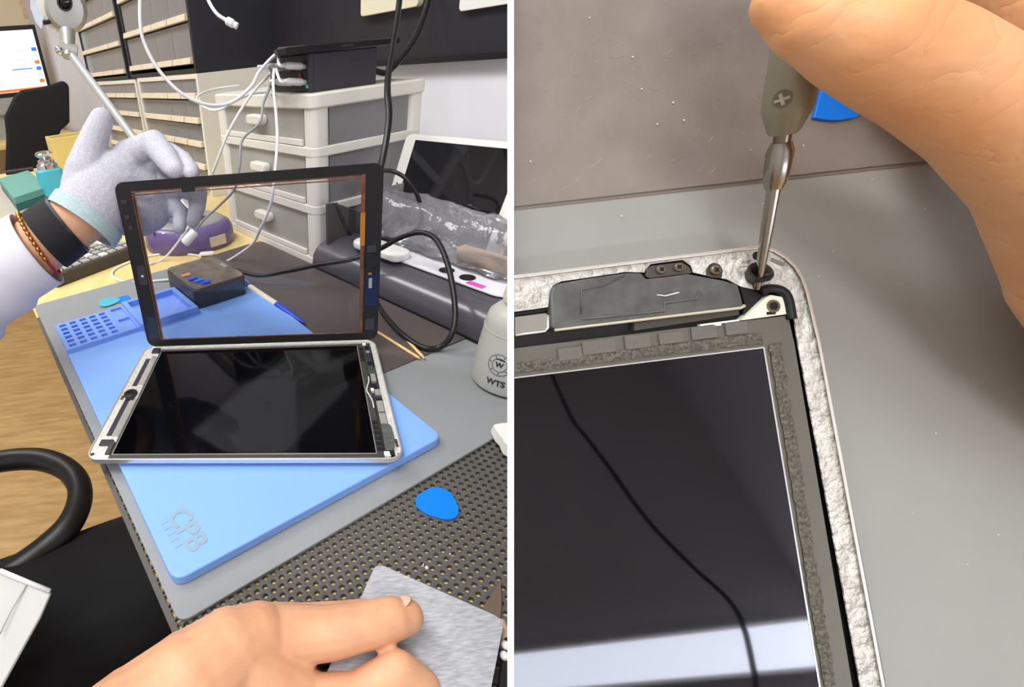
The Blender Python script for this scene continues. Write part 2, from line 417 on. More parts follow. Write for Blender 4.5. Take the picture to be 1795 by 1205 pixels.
# tray of parts: low grid part and higher pocket part
tr = thing('parts_tray', 'blue silicone parts tray with slots and pockets on the blue mat', 'tray', P(.11, .56, ZU))
def bars(s0, s1, t0, t1, z0, z1, ss, ts, wall):   # floor plus walls plus ribs at given positions
    parts = [boxst(s0, s1, t0, t1, z0, z0+.0015)]
    for s_ in ss: parts.append(boxst(s_-wall/2, s_+wall/2, t0, t1, z0+.0015, z1))
    prev = None
    for t_ in ts:
        for a, b in zip(ss, ss[1:]): parts.append(boxst(a+wall/2, b-wall/2, t_-wall/2, t_+wall/2, z0+.0015, z1))
    return join(*parts)
z1_ = ZU + .0045
gs = [.0325 + i*.0121 for i in range(6)]; gt = [.5145 + i*.0116 for i in range(7)]
mk('slot_grid', *bars(.0302, .0952, .5120, .5865, ZU, z1_, gs, gt, .0046), m_blue2, tr)
mk('pocket_pair', *bars(.0952, .1160, .5120, .5865, ZU, z1_, [.0968, .1144], [.5138, .5492, .5847], .0034), m_blue2, tr)
mk('deep_pocket', *bars(.1160, .1880, .5070, .5860, ZU, ZU+.009, [.1185, .1855], [.5100, .5830], .006), m_blue2, tr)
# ------------------------------------------------------------------ the opened tablet on the blue mat
ZT = .771
FL, FR, BR, BL = L(150,804,ZT), L(705.4,804,ZT), L(659.5,595,ZT), L(252.6,609,ZT)
TU = ((FR-FL)+(BR-BL)).normalized(); TV = UZ.cross(TU)
TO = (FL+FR+BL+BR)/4 - TU*.12 - TV*.08475
TW, TH_ = .240, .1695
def tb(u, v, z=0): return TO + TU*u + TV*v + UZ*z
tab = thing('opened_tablet', 'opened silver tablet with dark display lying on the blue mat', 'tablet', tb(.12,.085,ZU-ZT))
def tpoly(px, z): return [L(x, y, ZT+z) for x, y in px]
o_out = rrect(tb(0,0,-.0075), TU, TV, TW, TH_, .011, 6)
o_in = rrect(tb(.0012,.0012,-.0075), TU, TV, TW-.0024, TH_-.0024, .010, 6)
low = rrect(tb(.006,.006,-.0075), TU, TV, TW-.012, TH_-.012, .008, 6)
mid = [p + UZ*.0032 for p in o_out]
v, f = prism2(low, mid)
mk('back_shell', v, f, m_alu, tab, smooth='auto')
mk('rim', *ring([p+UZ*.0032 for p in o_out], [p+UZ*.0032 for p in o_in], UZ*.0043), m_edge, tab, bevel=.0004)
mk('bezel_ledge', *ring([p+UZ*.0032 for p in o_in], [p+UZ*.0032 for p in rrect(tb(.0195,.0024,-.0075), TU, TV, .2345-.0195, TH_-.0058, .002, 6)], UZ*.0032), m_aluface, tab)
disp = mk('display_module', *prism([tb(.0185,.0022,-.0042),tb(.2268,.0022,-.0042),tb(.2268,.1625,-.0042),tb(.0185,.1625,-.0042)], UZ*.0036), m_lcdframe, tab, bevel=.0004)
mk('display_glass', *prism([tb(.0212,.0062,-.0006), tb(.2210,.0062,-.0006), tb(.2210,.1585,-.0006), tb(.0212,.1585,-.0006)], UZ*.0005), m_lcdl, disp)
mk('display_edge', *ring([tb(a,b,-.0006) for a,b in ((.0206,.0056),(.2216,.0056),(.2216,.1591),(.0206,.1591))], [tb(a,b,-.0006) for a,b in ((.0212,.0062),(.2210,.0062),(.2210,.1585),(.0212,.1585))], UZ*.0003), m_edge, disp)
# left end: dark grooves, camera, corner clips
def tp(name, u0, u1, v0, v1, z0, z1, mat, par=None, bev=.0003):
    return mk(name, *prism([tb(u0,v0,z0),tb(u1,v0,z0),tb(u1,v1,z0),tb(u0,v1,z0)], UZ*(z1-z0)), mat, par or tab, bevel=bev)
tp('groove', .0075, .0122, .028, .076, -.0012, -.0008, m_dark)
tp('groove', .0075, .0122, .098, .146, -.0012, -.0008, m_dark)
tp('silver_rail', .0128, .0180, .026, .078, -.0012, -.0004, m_edge)
tp('silver_rail', .0128, .0180, .098, .150, -.0012, -.0004, m_edge)
cm = mk('camera_module', *lathe([(.0001,0),(.0062,0),(.0062,.0018),(.0050,.0026),(.0030,.0026),(.0026,.0016),(.0001,.0016)], tb(.0105,.0850,-.0012), n=20), m_black, tab, smooth='auto')
tp('camera_bracket', .0085, .0160, .0755, .083, -.0012, .0008, m_black)
tp('brass_contact', .0030, .0055, .077, .083, -.0012, -.0002, m_copper)
tp('corner_clip', .006, .0165, .016, .0225, -.0012, .0004, m_dark)
tp('corner_clip', .0105, .0185, .156, .165, -.0012, .0006, m_dark)
tp('corner_clip', .0145, .0185, .006, .020, -.0012, .0003, m_lcdframe)
mk('corner_screw', *lathe([(.0001,0),(.0014,0),(.0014,.0006),(.0001,.0006)], tb(.0042,.0068,-.0012), n=12), m_black, tab)
# right end: tub floor, tabs, wire, chips, speaker
tp('tub_floor', .2266, .2345, .0030, .1660, -.0043, -.0026, m_dark, bev=0)
for k in range(6): tp('foam_tab', .2222, .2262, .0085+k*.0060, .0122+k*.0060, -.0006, .0003, m_black)
for k in range(4): tp('foam_tab', .2225, .2262, .130+k*.0065, .134+k*.0065, -.0006, .0003, m_black)
tp('logic_board', .2270, .2342, .1075, .158, -.0026, -.0004, m_green)
for u_, v_, du, dv, mt in ((.2285,.1495,.003,.006,m_black),(.2320,.1480,.0016,.010,m_dark),(.2280,.133,.0045,.010,m_dark),(.2326,.118,.0014,.026,m_black),(.2280,.122,.004,.006,m_black),(.2290,.143,.003,.004,m_silver)):
    tp('chip', u_, u_+du, v_, v_+dv, -.0004, .0006, mt, bev=.0002)
tp('shield_plate', .2284, .2326, .096, .1075, -.0026, .0004, m_silver)
tp('connector', .2268, .2318, .0855, .0920, -.0026, .0008, m_black)
tp('connector_latch', .2262, .2288, .0815, .0850, -.0026, .0008, m_white)
tp('shield_plate', .2292, .2342, .0770, .0850, -.0026, -.0004, m_silver)
tp('battery_cover', .2288, .2340, .0545, .0690, -.0026, -.0006, m_silver)
tp('battery_cover', .2288, .2340, .0395, .0525, -.0026, -.0006, m_silver)
tp('black_seam', .2288, .2340, .0695, .0715, -.0026, .0002, m_black)
mk('antenna_wire', *tube(spline([tb(.2264,.103,.0004), tb(.2258,.095,.0006), tb(.2232,.086,.0008), tb(.2226,.081,.0006), tb(.2242,.074,.0006), tb(.2256,.066,.0006), tb(.2257,.058,.0004)]), .0005, 6), m_white, tab, smooth=True)
sp = mk('speaker', *prism([tb(u_,v_,-.0026) for u_,v_ in ((.2278,.0085),(.2325,.0078),(.2348,.0115),(.2362,.022),(.2360,.0345),(.2345,.0378),(.2292,.0380),(.2284,.0360))], UZ*.0036), m_spk, tab, bevel=.0007)
for v_ in (.0150, .0195): mk('speaker_screw', *lathe([(.0001,0),(.0010,0),(.0010,.0007),(.0001,.0007)], tb(.2372,v_,-.0010), n=12), m_brass, tab)
tp('screw_bracket', .2362, .2382, .0130, .0215, -.0012, -.0006, m_dark)
tp('corner_bracket', .2266, .2312, .0030, .0075, -.0026, .0002, m_white)
tp('corner_bracket', .2268, .2302, .1585, .1630, -.0026, .0004, m_white)
tp('corner_flex', .2305, .2335, .0035, .0078, -.0026, .0004, m_black)
tp('rim_slot', .2358, .2372, .0055, .0062, -.0012, -.0006, m_black)

# ------------------------------------------------------------------ the lifted touch screen, standing on the back rim of the tablet
th92 = math.radians(92.0); SD = -TV*math.cos(th92) + UZ*math.sin(th92)       # up the panel
SN = TU.cross(SD)                                                            # panel normal (towards camera side or away)
SO = tb(.004, TH_-.0005, .0006)
def sp_(u, v, n=0): return SO + TU*u + SD*v + SN*n
if SN.dot(CAM-SO) < 0: SN = -SN
SW, SH = .2385, .169
scr = thing('touch_screen_panel', 'black framed touch screen glass lifted upright from the tablet', 'touch screen', sp_(SW/2, 0))
def rr(u0, v0, u1, v1, r, n=5, d=0): return rrect(sp_(u0, v0, d), TU, SD, u1-u0, v1-v0, r, n)
B0 = (.0178, .0085, SW-.0178, SH-.0095)
mk('bezel', *ring(rr(0,0,SW,SH,.0085), rr(*B0,.0004), SN*.0012), m_black, scr, bevel=.0003)
mk('glass_pane', *prism(rr(*B0,.0004), SN*.0004), m_glass, scr)
def strip(name, u0, v0, u1, v1, d0, d1, mat): return mk(name, *prism([sp_(u0,v0,d0),sp_(u1,v0,d0),sp_(u1,v1,d0),sp_(u0,v1,d0)], SN*(d1-d0)), mat, scr)
strip('copper_strip', .0172, .008, .0186, SH-.0085, .0012, .0015, m_copper)
strip('copper_strip', .0150, .008, .0157, SH-.0085, .0012, .0015, m_copper)
strip('copper_strip', .0157, SH-.0100, .066, SH-.0088, .0012, .0015, m_copper)
strip('copper_strip', .072, SH-.0100, SW-.016, SH-.0088, .0012, .0015, m_copper)
strip('copper_strip', .0157, SH-.0125, .060, SH-.0115, .0012, .0015, m_copper)
strip('copper_strip', .075, SH-.0125, SW-.016, SH-.0115, .0012, .0015, m_copper)
strip('copper_strip', SW-.0186, .008, SW-.0152, SH-.0085, .0012, .0016, m_copper)
strip('copper_strip', .0157, .0078, SW-.016, .0086, .0012, .0015, m_copper)
strip('copper_flex', SW-.0190, .098, SW-.0148, .128, .0016, .0020, m_copperbright)
strip('adhesive_tape', .062, SH-.0125, .074, SH-.0045, .0012, .0020, m_black)
hb = mk('home_button', *prism(rrect(sp_(SW-.0140, .076, .0012), TU, SD, .011, .014, .004, 5), SN*.0022), m_black, scr, bevel=.0006)
mk('button_bracket', *prism(rrect(sp_(SW-.0128, .091, .0012), TU, SD, .0085, .0065, .0008, 3), SN*.0014), m_dark, scr, bevel=.0003)
strip('gold_contact', SW-.0108, .0695, SW-.0078, .0715, .0012, .0020, m_copperbright)
strip('button_sticker', SW-.0102, .056, SW-.0072, .066, .0012, .0018, m_silver)
strip('blue_film', SW-.0130, .038, SW-.002, .070, .0011, .00125, M('dark_blue_film', (20,34,74), .3))
mk('camera_hole', *lathe([(.0001,0),(.0011,0),(.0011,.0008),(.0001,.0008)], sp_(.0095,.0795,.0012), SN, 12), m_white, scr)
mk('camera_mount', *prism(rrect(sp_(.0052, .070, .0012), TU, SD, .0085, .020, .002, 4), SN*.0006), m_dark, scr, bevel=.0002)
strip('residue_patch', .0035, .010, .0140, .035, .0011, .0013, M('dark_blue_residue', (30,42,62), .35))
for k, (u0, v0) in enumerate(((.0035,.150),(.004,.136),(.006,.126))): strip('foam_dot', u0, v0, u0+.006-.0012*k, v0+.0035, .0012, .0020, m_dark)
strip('bent_flex', SW-.0130, .012, SW-.004, .024, .0012, .0030, m_dark)
# ------------------------------------------------------------------ small things on the bench
def lathe_at(name, prof, base, mat, par=None, n=28, axis=UZ, smooth='auto'): return mk(name, *lathe(prof, base, axis, n), mat, par, smooth=smooth)
# black battery box
bxn = thing('black_box', 'small black charging box with clear lid at the blue mat edge', 'box', P(.225, .565, ZU))
mk('box_body', *prism(rrect(P(.190,.517,ZU), E1, E2, .074, .098, .008), UZ*.025), m_dark, bxn, bevel=.0015, seg=3)
mk('box_lid', *prism(rrect(P(.1915,.5185,ZU+.025), E1, E2, .071, .095, .007), UZ*.002), M('smoky_lid', (92,86,80), .18, rgb2=(120,112,102), vs=60, coat=.4), bxn, bevel=.0006)
for k in range(3): mk('blue_chip', *boxst(.197+k*.004, .209+k*.004, .546-k*.011, .552-k*.011, ZU+.027, ZU+.0295), m_blueplast if k == 1 else M('royal_blue', (48,82,214), .4), bxn, bevel=.0004)
mk('pink_chip', *boxst(.196, .208, .565, .573, ZU+.027, ZU+.028), M('salmon_tape', (206,140,112), .5), bxn)
mk('silver_latch', *boxst(.252, .257, .555, .572, ZU+.027, ZU+.029), m_silver, bxn)
# pen
pa, pb = L(426, 496, ZR+.005), L(533, 567, ZR+.004)
pd = (pb-pa).normalized()
pen = thing('ballpoint_pen', 'cream ballpoint pen with blue tip lying beside the blue mat', 'pen', (pa+pb)/2)
Lp = (pb-pa).length
lathe_at('pen_barrel', [(.0001,0),(.004,0),(.0045,.003),(.0046,Lp*.62)], pa, M('cream_pen', (226,222,196), .35), pen, 16, pd)
lathe_at('pen_grip', [(.0047,Lp*.60),(.0049,Lp*.64),(.0046,Lp*.78),(.0026,Lp*.95),(.0008,Lp),(.0001,Lp)], pa, M('blue_pen_grip', (40,72,196), .35), pen, 16, pd)
lathe_at('pen_band', [(.0001,.004),(.0049,.004),(.0049,.02),(.0001,.02)], pa, M('blue_pen_band', (24,48,130), .4), pen, 16, pd)
# sticks
for i, (a, b, lb) in enumerate(((L(661,541,ZR+.0015), L(744,629,ZR+.0012), 'longer wooden stick with its far end nearer the power strip'), (L(658,580,ZR+.0015), L(736,629,ZR+.0012), 'shorter wooden stick lying next to the tablet corner'))):
    o = mk('wooden_stick', *tube([a, a+(b-a)*.08, b-(b-a)*.06, b], [.0008,.0016,.0016,.0009], 8), m_stick, smooth=True); tag(o, lb, 'stick', 'wooden sticks')
# opening picks
def pick(name, c, d, size, mat, label, z, thick=.0009):
    pts = []; e = UZ.cross(d)
    for i in range(30):
        a = 2*math.pi*i/30; r = size*(1 + .085*math.cos(3*a))*.66
        pts.append(Vector((0,0,z)) + Vector((c.x,c.y,0)) + d*r*math.cos(a) + e*r*math.sin(a))
    o = mk(name, *prism(pts, UZ*thick), mat, bevel=.0002); return tag(o, label, 'pick', 'plastic opening picks')
dirp = (L(765,912,ZM)-L(766,880,ZM)); dirp.z = 0
pick('opening_pick', L(767,884,ZM), Vector((.45,-.9,0)).normalized(), .0205, m_blueplast, 'bright blue plastic pick lying on the dark mesh mat', ZM, .0012)
pick('opening_pick', L(191,531,ZG), Vector((1,.2,0)).normalized(), .0215, m_teal, 'pale teal plastic pick behind the parts tray', ZG+.00095)
pick('opening_pick', L(214,525,ZG+.001), Vector((.3,1,0)).normalized(), .0185, m_blueplast, 'blue plastic pick under the teal pick behind the tray', ZG)
# crumbs on the mesh mat
cr = []
for x, y, r in ((748,996,.0011),(789,972,.0006),(742,990,.0005),(700,960,.0004)): cr.append(sphere(L(x,y,ZM+.0006), r, 7, 5))
o = mk('white_crumbs', *join(*cr), m_tissue); o['kind'] = 'stuff'; tag(o, 'tiny white crumbs scattered on the dark mesh mat', 'crumbs')
# tissue
tp0 = L(889, 782, ZG)
ts_v = []
rnd = random.Random(3)
pts = [L(x, y, ZG+.001) for x, y in ((858,757),(866,775),(874,783),(880,798),(888,803),(930,806),(950,770),(930,742),(895,752),(872,754))]
top = [p + UZ*(.008+.006*rnd.random()) + (tp0-p)*.12 for p in pts]
o = mk('tissue', *prism2(pts, top), m_tissue, bevel=.002); tag(o, 'crumpled white tissue at the edge of the grey mat', 'tissue')
# bottle
bc = L(891, 668, ZG)
bot = thing('squeeze_bottle', 'milky white squeeze bottle with printed round logo on the mat', 'bottle', bc)
lathe_at('bottle_body', [(.0001,0),(.026,0),(.0305,.003),(.0315,.008),(.0295,.035),(.0265,.062),(.0250,.068),(.019,.0745),(.0135,.077),(.0135,.082),(.0001,.082)], bc, m_milky, bot, 40)
lathe_at('bottle_cap', [(.0001,.080),(.0165,.080),(.0168,.083),(.0140,.100),(.0115,.103),(.0001,.1035)], bc, m_milkycap, bot, 32)
lathe_at('liquid_line', [(.0272,.0555),(.0276,.0555),(.0275,.0562),(.0271,.0562)], bc, M('liquid_edge', (196,198,188), .4), bot, 32)
vd = (CAM-bc); vd.z = 0; vd.normalize(); A0 = math.atan2(vd.y, vd.x) - .30
def onb(x, y):
    z = y; rr_ = .0318 + (.0265-.0315)*max(0, min(1, (z-.008)/.054)) + .0002
    a = A0 + x/rr_; return bc + Vector((math.cos(a)*rr_, math.sin(a)*rr_, z))
mk('wts_lettering', *text_mesh('WTS', .0074, lambda x, y: onb(x, y+.0145), bold=.00025), m_ink, bot)
mk('logo_letter', *text_mesh('W', .0062, lambda x, y: onb(x, y+.0315), bold=.0003), m_ink, bot)
mk('logo_bar', *prism2([onb(x, y) for x, y in ((-.0034,.0358),(.0034,.0358),(.0034,.0371),(-.0034,.0371))], [onb(x, y)+vd*.0001 for x, y in ((-.0034,.0358),(.0034,.0358),(.0034,.0371),(-.0034,.0371))]), m_ink, bot)
for r_ in (.0060, .0095):
    mk('logo_ring', *tube([onb(r_*math.cos(a), .0315+r_*math.sin(a)) for a in [2*math.pi*q/36 for q in range(36)]], .00022, 5, closed=True), m_ink, bot)
mk('logo_marks', *join(*[sphere(onb(.0078*math.cos(a), .0315+.0078*math.sin(a)), .0006, 6, 4) for a in [2*math.pi*q/7+.3 for q in range(7)]]), m_ink, bot)

# power strip: long dark grey bar with white top
q0, q1 = .256, .550
ps = thing('power_strip', 'long dark grey power strip with white top beside the bottle', 'power strip', P(.43, .42, ZR))
prof = []
for a in range(0, 181, 15):
    an = math.radians(a); prof.append((.438 - .050*math.cos(an), ZR + .004 + .036*math.sin(an)**.7))
prof = [(.390, ZR)] + prof + [(.486, ZR)]
mk('strip_body', *prism([P(s_, q0, z_) for s_, z_ in prof], E2*(q1-q0)), M('gunmetal_plastic', (78,76,84), .3, coat=.3), ps, bevel=.006, seg=3, angle=1.2)
mk('top_plate', *prism(rrect(P(.418, q0+.006, ZR+.0395), E1, E2, .042, q1-q0-.10, .018), UZ*.003), M('white_top_plate', (232,230,236), .3), ps, bevel=.001)
for k, t_ in enumerate((.300, .328)):
    mk('socket', *lathe([(.0001,0),(.0085,0),(.0085,.0005),(.0001,.0005)], P(.432, t_+.02, ZR+.0425), n=20), m_black, ps)
mk('magenta_sticker', *boxst(.419, .427, .292, .312, ZR+.0425, ZR+.0430), m_pinkst, ps)
mk('base_seam', *boxst(.3885, .391, q0+.01, q1-.005, ZR, ZR+.005), m_black, ps)
# white connector box by the strip
o = mk('white_adapter', *prism(rrect(P(.405,.400,ZR+.0415), E1, E2, .030, .085, .012), UZ*.011), m_white, bevel=.004, seg=3)
tag(o, 'rounded white plug adapter on top of the power strip', 'adapter')
# black wallet case leaning on the drawers
cs = [L(573, 420, ZR), L(566, 470, ZR)]
c_pts = [S(x, y, .400 - .0) for x, y in ((570,357),(582,354),(640,375),(668,385),(668,440),(640,438),(622,430),(585,432),(572,420))]
tt = .535
c_pts = [T(x, y, tt) for x, y in ((570,357),(584,355),(640,374),(676,385),(676,446),(640,440),(615,436),(590,470),(576,468),(571,425))]
o = thing('folded_case', 'dark grey folded tablet case leaning against the white drawers', 'case', c_pts[7])
mk('case_cover', *prism(c_pts, E2*-.004), M('grey_leather', (70,66,66), .55, var=.05, vs=40), o, bevel=.0015)
mk('case_fold', *tube(spline([c_pts[1]-E2*.006, T(600,395,tt)-E2*.008, T(622,432,tt)-E2*.006, T(640,442,tt)-E2*.005]), .0022, 8), m_black, o, smooth=True)
# white small tablet leaning
wp0 = P(.505, .538, .790); aa = math.radians(20); wup = UZ*math.cos(aa)+E1*math.sin(aa); wn = (E1*-math.cos(aa)+UZ*math.sin(aa))
wt = thing('white_tablet', 'small white tablet leaning upright behind the plastic bag', 'tablet', wp0)
WW, WH = .200, .1347
mk('tablet_shell', *prism(rrect(wp0, -E2, wup, WW, WH, .010), -wn*.007), m_white, wt, bevel=.001)
mk('tablet_screen', *prism([wp0 + -E2*a + wup*b + wn*.0002 for a, b in ((.0195,.0075),(WW-.0195,.0075),(WW-.0195,WH-.0075),(.0195,WH-.0075))], wn*.0003), M('white_tablet_glass', (26,26,30), .06, spec=.6), wt)
mk('front_camera', *lathe([(.0001,0),(.0014,0),(.0014,.0004),(.0001,.0004)], wp0 + -E2*.0095 + wup*(WH/2), wn, 12), m_dark, wt)
o = mk('rest_block', *boxst(.492, .560, .33, .54, ZR, .789), m_dark, bevel=.003); tag(o, 'dark box behind the power strip that carries the white tablet', 'box')
# plastic bag with crumpled film
import mathutils
bag = thing('plastic_bag', 'crumpled clear plastic bag in front of the white tablet', 'bag', P(.465, .40, .795))
def bagpt(i, j, n, m):
    u, v_ = i/n, j/m
    an = 2*math.pi*v_
    t_ = .485 - .30*u
    cs_, sn_ = math.cos(an), math.sin(an)
    rs = .030*(1-.15*u)*(1 if 0 < i < n else .35); rz = .032*(1-.25*u)*(1 if 0 < i < n else .5)
    k = lambda q: abs(q)**.7*(1 if q > 0 else -1)
    p = P(.466 + rs*k(cs_), t_, .833 - .010*u + rz*k(sn_))
    nz = mathutils.noise.noise_vector(p*55)*.005 + mathutils.noise.noise_vector(p*140)*.0022
    p = p + nz
    if p.z < .7995: p.z = .7995
    return p
NB, MB = 46, 44
V = [bagpt(i, j, NB, MB) for i in range(NB+1) for j in range(MB)]
Fc = [[i*MB+j, i*MB+(j+1)%MB, (i+1)*MB+(j+1)%MB, (i+1)*MB+j] for i in range(NB) for j in range(MB)]
mk('bag_film', V, Fc, m_film, bag, smooth=True)
mk('bag_seal', *prism([P(.440,.482,.80),P(.492,.482,.80),P(.490,.478,.868),P(.444,.478,.868)], E2*.0008), m_film, bag)
o = mk('spool_in_bag', *lathe([(.0001,0),(.008,0),(.010,.004),(.010,.055),(.008,.06),(.0001,.06)], P(.460,.355,.812), -E2, 24), M('kraft_roll', (206,178,146), .7, var=.06, vs=60), smooth='auto')
tag(o, 'beige roll lying inside the clear plastic bag', 'roll')
# ------------------------------------------------------------------ white drawer unit
d0, d1, e0, e1_, DZ = .402, .598, .554, .838, .982
dr = thing('drawer_unit', 'cream plastic tower of three drawers with frosted sides', 'drawer unit', P(.5,.7,ZB))
post = .028
def roundbox(s0, s1, t0, t1, z0, z1, r): return prism(rrect(P(s0,t0,z0), E1, E2, s1-s0, t1-t0, r), UZ*(z1-z0))
th_ = (DZ-ZB)/3
for k in range(4):
    zk = ZB + k*th_
    if k == 3: mk('top_slab', *roundbox(d0-.003, d1+.003, e0-.003, e1_+.003, DZ-.018, DZ, .014), m_cream, dr, bevel=.003, seg=3)
    else: mk('tier_frame', *roundbox(d0-.001, d1+.001, e0-.001, e1_+.001, zk, zk+.013, .012), m_cream, dr, bevel=.002)
for s_, t_ in ((d0, e0), (d0, e1_-post), (d1-post, e0), (d1-post, e1_-post)):
    mk('corner_post', *roundbox(s_, s_+post, t_, t_+post, ZB+.012, DZ-.016, .010), m_cream, dr)
mk('back_panel', *boxst(d1-.006, d1-.003, e0+post, e1_-post, ZB+.013, DZ-.018), m_cream, dr)
for k in range(3):
    za, zb = ZB+k*th_+.0135, ZB+(k+1)*th_-(.0185 if k == 2 else .0005)
    mk('side_window', *boxst(d0+post, d1-post, e0+.004, e0+.006, za, zb), m_smoke, dr)
    mk('side_window', *boxst(d0+post, d1-post, e1_-.006, e1_-.004, za, zb), m_smoke, dr)
    dw = mk('drawer', *join(boxst(d0+.004, d0+.007, e0+post+.001, e1_-post-.001, za, zb), boxst(d0+.007, d1-.02, e0+post+.001, e0+post+.003, za, zb-.012), boxst(d0+.007, d1-.02, e1_-post-.003, e1_-post-.001, za, zb-.012), boxst(d0+.007, d1-.02, e0+post+.003, e1_-post-.003, za, za+.002)), m_frost, dr)
    zm, tm = (za+zb)/2+.006, (e0+e1_)/2
    mk('handle', *prism(rrect(P(d0+.004, tm-.022, zm-.006), E2, UZ, .044, .014, .006), E1*-.014), m_cream, dw, bevel=.003, seg=3)
    mk('lower_lip', *boxst(d0-.001, d0+.004, e0+post, e1_-post, za, za+.008), m_cream, dw, bevel=.001)
    o = mk('stored_part', *boxst(d0+.05, d1-.05, e0+post+.006, e0+post+.05, za+.0025, za+.028), m_silver if k != 1 else m_cream, bevel=.004)
    tag(o, ('blurred silver item inside the bottom drawer', 'blurred cream item inside the middle drawer', 'blurred silver item inside the top drawer')[k], 'stored item', 'things stored in the drawer tower')
# ------------------------------------------------------------------ charging hub and the tablet on top
hub = thing('charging_hub', 'black charging hub with many ports on top of the drawers', 'charging hub', P(.47,.62,DZ))
mk('hub_case', *prism([P(.418,.570,DZ),P(.520,.570,DZ),P(.520,.680,DZ),P(.418,.680,DZ)], UZ*.044), m_dark, hub, bevel=.002)
mk('port_face', *boxst(.4165, .418, .576, .676, DZ+.004, DZ+.041), m_black, hub)
ports = [(.588, .030), (.588, .012), (.612, .030), (.612, .012), (.640, .030), (.640, .012)]
for t_, z_ in ports: mk('port', *boxst(.4150, .4166, t_-.006, t_+.006, DZ+z_-.003, DZ+z_+.003), M('port_metal', (120,96,70), .4, metal=.5), hub)
mk('port_light', *boxst(.4150,.4166,.582,.588,DZ+.005,DZ+.009), M('green_light', (60,160,140), .4, emit=.5), hub)
mk('red_port', *boxst(.4150,.4166,.598,.604,DZ+.017,DZ+.022), M('red_port', (170,60,50), .4), hub)
mk('face_rib', *boxst(.410, .4185, .570, .576, DZ, DZ+.044), m_dark, hub, bevel=.001)
tt_ = thing('flat_tablet', 'worn black tablet lying flat on the charging hub', 'tablet', P(.46,.64,DZ+.044))
mk('tablet_body', *prism([P(s_,t_,DZ+.0445) for s_,t_ in ((.364,.5725),(.372,.5665),(.552,.5665),(.562,.573),(.600,.652),(.592,.664),(.424,.664),(.412,.657))], UZ*.008), m_black, tt_, bevel=.0015)
mk('tablet_edge', *prism([P(.366,.5735,DZ+.0525),P(.378,.569,DZ+.0525),P(.40,.569,DZ+.0525),P(.40,.572,DZ+.0525),P(.38,.573,DZ+.0525)], UZ*.0008), M('worn_brass_edge', (150,130,90), .4, metal=.6), tt_)
mk('side_button', *boxst(.455, .475, .5655, .5668, DZ+.047, DZ+.050), m_dark, tt_)

# ------------------------------------------------------------------ cables
def cable(name, pts, r, mat, label, k=7): return tag(mk(name, *tube(spline(pts, k), r, 8), mat, smooth=True), label, 'cable')
def plug(parent_name, a, b, w, mat, label): pass
def plug_cable(name, label, start_t, start_z, pts, r, mat, plugmat=None, endplug=None):
    s0_ = P(.414, start_t, DZ+start_z)
    th2 = thing(name, label, 'cable', s0_ - E1*.02, 'charging cables on the hub')
    d_ = -E1*.9 + UZ*.12; d_.normalize()
    body_end = s0_ + d_*.026
    mk('plug', *tube([s0_, s0_+d_*.004, s0_+d_*.006, body_end, body_end+d_*.006], [.0042,.0042,.0060,.0056,.0030], 12, flat=.75, flatdir=UZ), plugmat or mat, th2, smooth='auto')
    pts = [body_end] + [body_end + d_*.012] + pts
    mk('cord', *tube(spline(pts, 7), r, 8), mat, th2, smooth=True)
    if endplug:
        a, b, wd = endplug
        dd = (b-a).normalized()
        mk('end_plug', *tube([a, a+dd*.002, b-dd*.002, b], [wd*.8, wd, wd, wd*.8], 12), m_white, th2, smooth='auto')
    return th2
c1d = .62
plug_cable('charging_cable', 'white cable looping from the hub up to the top of the picture', .588, .030, [D(485,95,.64), D(455,125,.63), D(440,152,.62), D(405,180,.61), D(365,184,.60), D(320,165,.59), D(280,125,.58), D(255,80,.57), D(246,40,.56), D(246,-30,.55)], .0022, m_cablew)
plug_cable('charging_cable', 'white cable hanging straight down over the drawer fronts into the tablet glass', .588, .012, [D(482,118,.63), D(479,150,.61), D(484,200,.61), D(486,250,.60), D(480,320,.60), D(474,360,.62), D(457,400,.66), D(440,430,.72), L(395,460,ZB+.004), L(360,475,ZG+.003)], .0020, m_cablew)
plug_cable('charging_cable', 'grey cable with white plug ending over the purple base', .612, .030, [D(478,140,.66), D(462,180,.62), D(455,215,.61), D(425,245,.61), D(420,290,.61), D(412,330,.63), D(385,360,.68), D(358,385,.73), D(345,402,.75)], .0018, m_cableg, m_cableg, (D(342,406,.752), D(323,427,.758), .0075))
plug_cable('charging_cable', 'white cable crossing left behind the others to the parts cabinets', .612, .012, [D(470,160,.68), D(440,165,.66), D(410,178,.64), D(385,192,.64), D(362,190,.66), D(345,172,.70), D(370,158,.74), D(420,150,.76)], .0018, m_cablew)
plug_cable('charging_cable', 'white cable running down left of the drawers to the bench', .640, .030, [D(480,120,.68), D(445,160,.64), D(415,205,.63), D(395,245,.64), D(378,290,.66), D(362,330,.70), D(340,380,.74), D(312,425,.78), L(285,455,ZB+.003), L(262,463,ZB+.003)], .0019, m_cablew)
cb = thing('hanging_cable', 'white cable with bare plug dangling over the black cabinet side', 'cable', D(405,45,.6))
mk('cord', *tube(spline([D(355,-30,.6), D(365,0,.6), D(380,24,.6), D(398,36,.6)], 7), .0022, 8), m_cablew, cb, smooth=True)
a, b = D(396,35,.6), D(416,46,.6); dd = (b-a).normalized()
mk('plug', *tube([a, a+dd*.002, a+dd*.010, a+dd*.0105, b], [.003,.0048,.0048,.0038,.0038], 12), m_cablew, cb, smooth='auto')
lc = thing('coiled_cable', 'white cable lying in a loop on the pale bench', 'cable', L(270,480,ZB))
